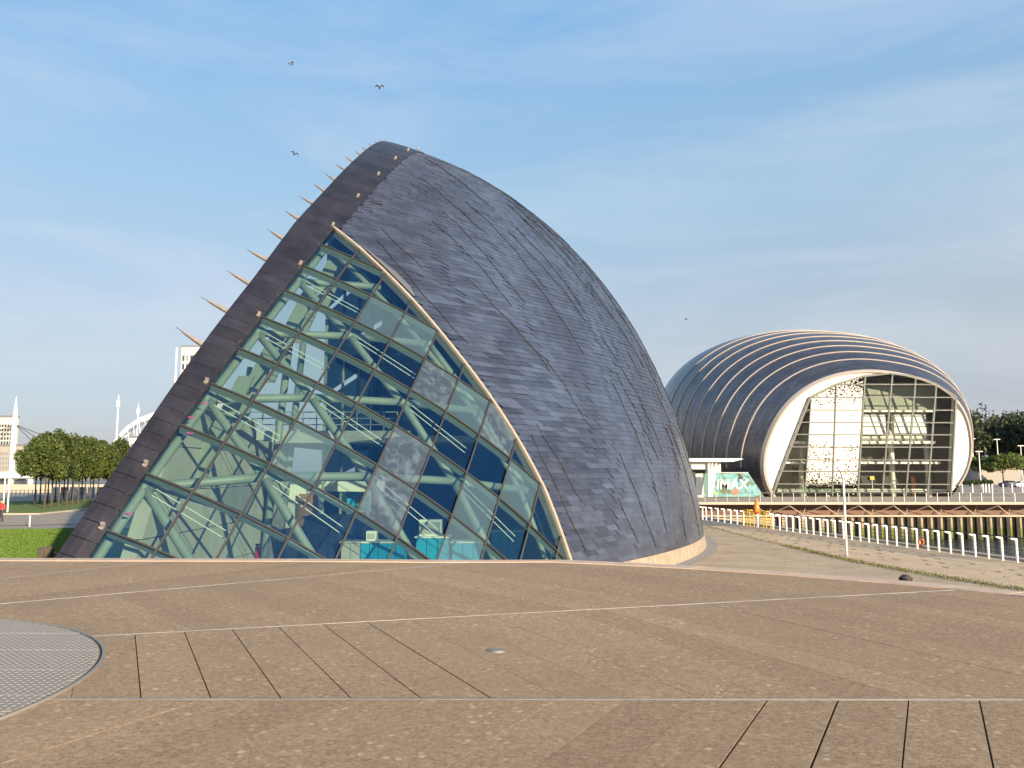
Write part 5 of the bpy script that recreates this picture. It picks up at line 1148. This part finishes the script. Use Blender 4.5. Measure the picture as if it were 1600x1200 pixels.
for (px_, tp, w_, lab) in ((179, 617, .42, 'taller white mast standing left of the arch bridge'), (211, 630, .3, 'shorter thin white mast in front of the arch bridge')):
    P = at(px_, 740, 380); t_ = thing('mast', lab, 'mast', (P[0], 380, 0), 'masts by the arch bridge'); zt_ = at(px_, tp, 380)[2]; m_ = MB(); m_.tube([(P[0], 380, 0), (P[0], 380, zt_*.9), (P[0], 380, zt_)], [w_, w_*.8, w_*.3], 8); m_.build('pole', M['white_steel'], t_); m_ = MB(); m_.box(P[0]-w_*1.1, P[0]+w_*1.1, 379.3, 380.7, zt_*.86, zt_*.93); m_.build('head', M['white_steel'], t_)
facade('gatehouse', 'small white building beyond the lime trees below the arch bridge', 200, 232, 684, 300, 10, M['white'], 4, 3, (690, 735), M['winp'])
# hoardings behind the lime trunks
cols_ = [(0.70, 0.70, 0.68), (0.30, 0.14, 0.10), (0.62, 0.60, 0.56), (0.22, 0.27, 0.25), (0.75, 0.73, 0.70), (0.12, 0.14, 0.18), (0.66, 0.64, 0.60), (0.60, 0.56, 0.48)]
nm_ = ['white', 'red-brown', 'off-white', 'grey-green', 'bright white', 'dark slate', 'light grey', 'cream']; od = ['first', 'second', 'third', 'fourth', 'fifth', 'sixth', 'seventh', 'eighth']
for k in range(8):
    A, B = at(80+k*14, 780, 128), at(80+k*14+13, 764, 128); t_ = thing('hoarding', nm_[k]+' hoarding panel seen between the lime trunks, '+od[k]+' from the left', 'hoarding', ((A[0]+B[0])/2, 128, 0), 'hoardings behind the limes')
    MB().box(A[0], B[0], 128, 128.1, 0.15, at(0, 761, 128)[2]).build('panel', mat('hoarding_'+nm_[k].replace(' ', '_'), cols_[k], .6, col2=tuple(c*.6 for c in cols_[k]), scale=.9), t_)
    for xq in (A[0]+.1, B[0]-.1): MB().box(xq-.05, xq+.05, 128.1, 128.2, 0, at(0, 761, 128)[2]).build('post', M['grey_steel'], t_)
fr_ = thing('riverside_railing', 'grey riverside railing behind the lime trees at far left', 'railing', (-75, 118, 0))
for k in range(34): x_ = at(5, 780, 118)[0]+k*.6; MB().box(x_-.04, x_+.04, 117.97, 118.03, 0, 1.25).build('post', M['grey_steel'], fr_)
for z_ in (1.2, .15): MB().box(at(3, 780, 118)[0], at(5, 780, 118)[0]+20.5, 117.96, 118.04, z_, z_+.06).build('rail', M['grey_steel'], fr_)
struct(MB().box(-170, -30, 150, 152, 0, 1.5).build('river_wall', M['kerb'])); struct(MB().add([(-600, 152.5, .01), (-28, 152.5, .01), (-40, 320, .01), (-600, 320, .01)], [(0, 1, 2, 3)]).build('river', M['water']))
bq_ = np.concatenate([leaves(700, .5, (x_, 322, 1.5), (7, 2, 2.2), 12, 500+k) for k, x_ in enumerate(np.arange(-230, -120, 9.0))]); tag(link('far_bank_bushes', leafmesh('far_bank_bushes', bq_, M['bush_leaf'])), 'low green bushes on the far river bank below the bridge', 'bushes', kind='stuff')
for k, (px_, py_, tp, w_, lab) in enumerate([(46/1.0, 823, 806, .045, 'short pale post standing at the edge of the lawn'), (11.5, 801, 744, .07, 'tall thin white flag pole at the far left by the grass'), (4.5, 801, 747, .06, 'slimmer white flag pole at the left edge of the picture')]):
    P = ground(px_, py_); zt_ = at(px_, tp, P[1])[2]; t_ = thing('bollard' if k == 0 else 'flag_pole', lab, 'post' if k == 0 else 'pole', P); m_ = MB(); m_.tube([P, P+[0, 0, zt_-.03]], w_, 10); m_.build('shaft', M['white_steel'], t_); m_ = MB(); m_.ico(P+[0, 0, zt_-.02], w_*1.25, w_*1.25, w_*.9, 10, 6); m_.build('cap', M['white_steel'], t_)
for k, (px_, h_, lab) in enumerate([(66, .42, 'short weathered timber post near the foot of the spine'), (76, .62, 'taller weathered timber post right beside the foot of the spine')]):
    P = at(px_, 866, 31); P[2] = 0.05; t_ = thing('timber_post', lab, 'post', P); zt_ = at(px_, 861-h_*10, 31)[2]; m_ = MB(); m_.box(P[0]-.13, P[0]+.13, P[1]-.1, P[1]+.1, 0.02, zt_); m_.build('post', M['bark'], t_); m_ = MB(); m_.box(P[0]-.14, P[0]+.14, P[1]-.11, P[1]+.11, zt_, zt_+.02); m_.build('cap', M['bark'], t_)
A = at(66, 861, 31.3); t_ = thing('timber_rail', 'low timber rail lying between the two weathered posts', 'rail', (A[0], 31.3, .5)); m_ = MB(); m_.bar(A+[.1, 0, -.12], at(92, 862, 31.3)+[0, 0, -.1], .12, .12); m_.build('rail', M['timber'], t_)
# person at the left edge
P = ground(1, 815); ps = thing('person', 'person in a red top and dark trousers walking at the left edge', 'person', P)
def skin(name, verts, edges, radii, mt, parent, root=0):
    me = bpy.data.meshes.new(name); me.from_pydata([tuple(v) for v in verts], edges, []); me.materials.append(mt); o = bpy.data.objects.new(name, me); COL.objects.link(o); o.parent = parent
    md = o.modifiers.new('skin', 'SKIN'); 
    for i, rr in enumerate(radii): me.skin_vertices[0].data[i].radius = rr
    me.skin_vertices[0].data[root].use_root = True
    sd = o.modifiers.new('sub', 'SUBSURF'); sd.levels = 2; sd.render_levels = 2; return o
sk_ = mat('skin', (0.55, 0.33, 0.24), .6); tr_ = mat('dark_trousers', (0.03, 0.035, 0.05), .8)
Vb = [(0, 0, .95), (.10, 0, .92), (.12, -.10, .5), (.12, .08, .06), (.12, -.14, .03), (-.10, 0, .92), (-.12, .14, .5), (-.12, .0, .06), (-.12, -.2, .03), (0, 0, 1.2), (0, 0, 1.42), (.2, 0, 1.38), (.27, -.03, 1.1), (.26, -.18, .88), (-.2, 0, 1.38), (-.27, .06, 1.1), (-.26, .0, .86), (0, -.02, 1.52), (0, -.03, 1.62), (0, -.04, 1.72)]
Eb = [(0, 1), (1, 2), (2, 3), (3, 4), (0, 5), (5, 6), (6, 7), (7, 8), (0, 9), (9, 10), (10, 11), (11, 12), (12, 13), (10, 14), (14, 15), (15, 16), (10, 17), (17, 18), (18, 19)]
Rb = [(.15, .11), (.1, .1), (.07, .07), (.045, .05), (.04, .035), (.1, .1), (.07, .07), (.045, .05), (.04, .035), (.15, .11), (.15, .1), (.065, .065), (.05, .05), (.035, .04), (.065, .065), (.05, .05), (.035, .04), (.05, .05), (.085, .1), (.06, .07)]
if hasattr(bpy.types, 'SkinModifier'):
    me = bpy.data.meshes.new('body'); me.from_pydata(Vb, Eb, []); o = bpy.data.objects.new('body', me); COL.objects.link(o); o.parent = ps; o.modifiers.new('skin', 'SKIN')
    bpy.context.view_layer.objects.active = o
    if not me.skin_vertices:
        bpy.context.view_layer.update()
    for i, rr in enumerate(Rb): me.skin_vertices[0].data[i].radius = rr
    me.skin_vertices[0].data[0].use_root = True
    sd = o.modifiers.new('sub', 'SUBSURF'); sd.levels = 2; sd.render_levels = 2
    bm_ = bpy.data.materials.new('clothed_body'); bm_.use_nodes = True; t = bm_.node_tree; N = t.nodes; tcn = N.new('ShaderNodeTexCoord'); sx = N.new('ShaderNodeSeparateXYZ'); rp_ = N.new('ShaderNodeValToRGB'); mr = N.new('ShaderNodeMapRange'); mr.inputs['From Max'].default_value = 1.8
    e = rp_.color_ramp; e.interpolation = 'CONSTANT'; e.elements[0].color = (.02, .02, .02, 1); e.elements[1].position = .055; e.elements[1].color = (.03, .035, .05, 1)
    for p_, c_ in ((.53, (.55, .04, .04, 1)), (.83, (.55, .33, .24, 1)), (.93, (.06, .04, .03, 1))): k_ = e.elements.new(p_); k_.color = c_
    t.links.new(tcn.outputs['Object'], sx.inputs[0]); t.links.new(sx.outputs['Z'], mr.inputs['Value']); t.links.new(mr.outputs[0], rp_.inputs[0]); t.links.new(rp_.outputs[0], N['Principled BSDF'].inputs['Base Color']); me.materials.append(bm_)
    m_ = MB(); m_.ico((0, .02, 1.70), .10, .115, .09, 12, 8); h_ = m_.build('hair', mat('dark_hair', (.03, .02, .015), .7), None, True); h_.parent = ps

# ------------------------------------------------------------------ right background: car park
wl_ = thing('service_building', 'low white service building behind the car park', 'building', (at(1560, 740, 236)[0], 240, 0))
A, B = at(1518, 752, 236), at(1597, 733, 236); MB().box(A[0], B[0], 236, 244, 0, B[2]).build('wall', mat('dull_render', (0.30, 0.28, 0.26), .85), wl_); MB().box(A[0]-.3, B[0]+.3, 235.7, 244.3, B[2], B[2]+.35).build('roof', M['coping'], wl_); MB().box(at(1545, 0, 236)[0], at(1557, 0, 236)[0], 235.9, 236.05, 0, 2.6).build('shutter', M['winp'], wl_)
def car(name, label, px_, D, pm, rz):
    P = at(px_, 760, D); t_ = bpy.data.objects.new(name, None); COL.objects.link(t_); t_.location = (P[0], D, 0.0); t_.rotation_euler = (0, 0, rz); tag(t_, label, 'car', 'cars in the car park')
    prof = [(-2.15, .32), (-2.2, .62), (-2.1, .92), (-1.75, 1.0), (-1.15, 1.06), (-.75, 1.42), (-.2, 1.56), (.8, 1.54), (1.5, 1.3), (1.95, 1.0), (2.15, .92), (2.2, .55), (2.12, .32)]
    m_ = MB(); secs = []
    for yy_, sx_, dz_ in ((-.86, .97, .0), (-.80, 1, .02), (.80, 1, .02), (.86, .97, 0)):
        secs.append([(x*sx_, yy_ if z < 1.05 else yy_*.84, z+dz_) for x, z in prof])
    G = np.array([s_+[s_[0]] for s_ in secs]); m_.grid(G); n = len(prof); o_ = len(m_.v); m_.add(secs[0], [tuple(range(n))]); m_.add(secs[3], [tuple(range(n-1, -1, -1))]); me = m_.mesh('body', pm, False); b_ = bpy.data.objects.new('body', me); COL.objects.link(b_); b_.parent = t_
    def pt(nm, mb, mm, par=t_): o = bpy.data.objects.new(nm, mb.mesh(nm, mm)); COL.objects.link(o); o.parent = par; return o
    for s_ in (-1, 1):
        pt('side_window', MB().prism([(-1.0, s_*.80, 1.08), (1.5, s_*.80, 1.08), (1.15, s_*.745, 1.36), (.7, s_*.74, 1.47), (-.2, s_*.74, 1.48), (-.65, s_*.745, 1.36)], (0, s_*.02, 0)), M['carglass'])
        pt('headlight', MB().box(-2.17, -2.05, s_*.62-.17, s_*.62+.17, .66, .84), M['white']); pt('tail_light', MB().box(2.06, 2.19, s_*.62-.15, s_*.62+.15, .74, .96), M['red'])
        pt('mirror', MB().box(-.85, -.70, s_*.88-.08, s_*.88+.08, 1.02, 1.16), pm)
        for x in (-1.35, 1.35):
            wv_ = pt('wheel', MB().tube([(x, s_*.66, .33), (x, s_*.885, .33)], .33, 18), M['black']); pt('rim', MB().tube([(x, s_*.87, .33), (x, s_*.895, .33)], .2, 12), M['grey_steel'], wv_)
    pt('windscreen', MB().prism([(-1.13, -.68, 1.09), (-1.13, .68, 1.09), (-.76, .62, 1.43), (-.76, -.62, 1.43)], (-.02, 0, .015)), M['carglass']); pt('number_plate', MB().box(-2.215, -2.19, -.26, .26, .45, .56), M['paper'])
    return t_
car('parked_car', 'dark blue car parked beside the car park tree on the right', 1576, 201, M['cardark'], R(8)); car('parked_car', 'white car parked at the right edge of the picture', 1598, 196, M['carwhite'], R(4))
for k, (px_, tp, D, lab) in enumerate([(1531.5, 706, 205, 'nearest grey lamp post in front of the car park trees'), (1561, 687, 240, 'tall grey lamp post above the broad car park tree'), (1522, 686, 240, 'tall thin lamp post close to the right side of the cinema'), (1597.5, 697, 240, 'lamp post at the right edge above the white car')]):
    P = at(px_, 740, D); zt_ = at(px_, tp, D)[2]; t_ = thing('street_lamp', lab, 'street lamp', (P[0], D, 0), 'car park lamps'); m_ = MB(); m_.tube([(P[0], D, 0), (P[0], D, zt_)], [.16, .10], 8); m_.build('pole', M['white_steel'], t_); m_ = MB(); m_.box(P[0]-.9, P[0]+.9, D-.2, D+.2, zt_, zt_+.18); m_.build('lamp_head', M['white_steel'], t_)
for k, px_ in enumerate((1504, 1520, 1536.5, 1541, 1546, 1551, 1568, 1582, 1598)):
    D = 150; P = at(px_, 775, D); t_ = thing('bollard', ['first', 'second', 'third', 'fourth', 'fifth', 'sixth', 'seventh', 'eighth', 'ninth'][k]+' white post from the cinema front along the car park edge', 'bollard', (P[0], D, 0), 'white posts by the car park'); m_ = MB(); m_.tube([(P[0], D, 0), (P[0], D, 1.55)], .13, 8); m_.build('shaft', M['white_steel'], t_); m_ = MB(); m_.ico((P[0], D, 1.55), .16, .16, .08, 8, 4); m_.build('cap', M['white_steel'], t_)
cpk = MB().add([(at(1490, 0, 130)[0], 122.5, .006), (200, 122.5, .006), (260, 235, .006), (at(1480, 0, 235)[0], 235, .006)], [(0, 1, 2, 3)]).build('car_park', M['path']); struct(cpk)
# gulls
def gull(px_, py_, D, span, roll, head, lab):
    P = at(px_, py_, D); t_ = bpy.data.objects.new('gull', None); COL.objects.link(t_); t_.location = tuple(P); t_.rotation_euler = (0, roll, head); tag(t_, lab, 'bird', 'gulls in the sky')
    m_ = MB(); m_.tube([(0, -.28, 0), (0, -.22, .02), (0, -.08, .0), (0, .1, 0), (0, .3, .01)], [.02, .055, .085, .07, .015], 10); h = span/2; bd = m_.mesh('body', M['grey_steel'], True)
    o = bpy.data.objects.new('body', bd); COL.objects.link(o); o.parent = t_
    for s_ in (-1, 1):
        m_ = MB(); top = [(0.03*s_, -.1, .03), (s_*h*.45, -.16, .16), (s_*h*.75, -.08, .12), (s_*h, .08, .05)]; bt = [(0.03*s_, .1, .02), (s_*h*.45, .05, .15), (s_*h*.75, .06, .11), (s_*h, .10, .05)]
        m_.grid(np.array([[np.array(q)+[0, 0, .012] for q in top], [np.array(q)+[0, 0, .012] for q in bt]])); m_.grid(np.array([bt, top])); o = bpy.data.objects.new('wing', m_.mesh('wing', mat('gull_wing', (.18, .18, .19), .7))); COL.objects.link(o); o.parent = t_
gull(593, 137, 60, .8, R(-3), R(10), 'gull with outspread wings, the highest to the right above the spine'); gull(455, 100, 75, .8, R(6), R(-30), 'small gull, highest and leftmost in the sky'); gull(460, 241, 70, .8, R(14), R(30), 'gull banking in the sky left of the spine top'); gull(1072, 499, 130, .7, R(2), R(20), 'faint gull in the sky above the cinema roof')
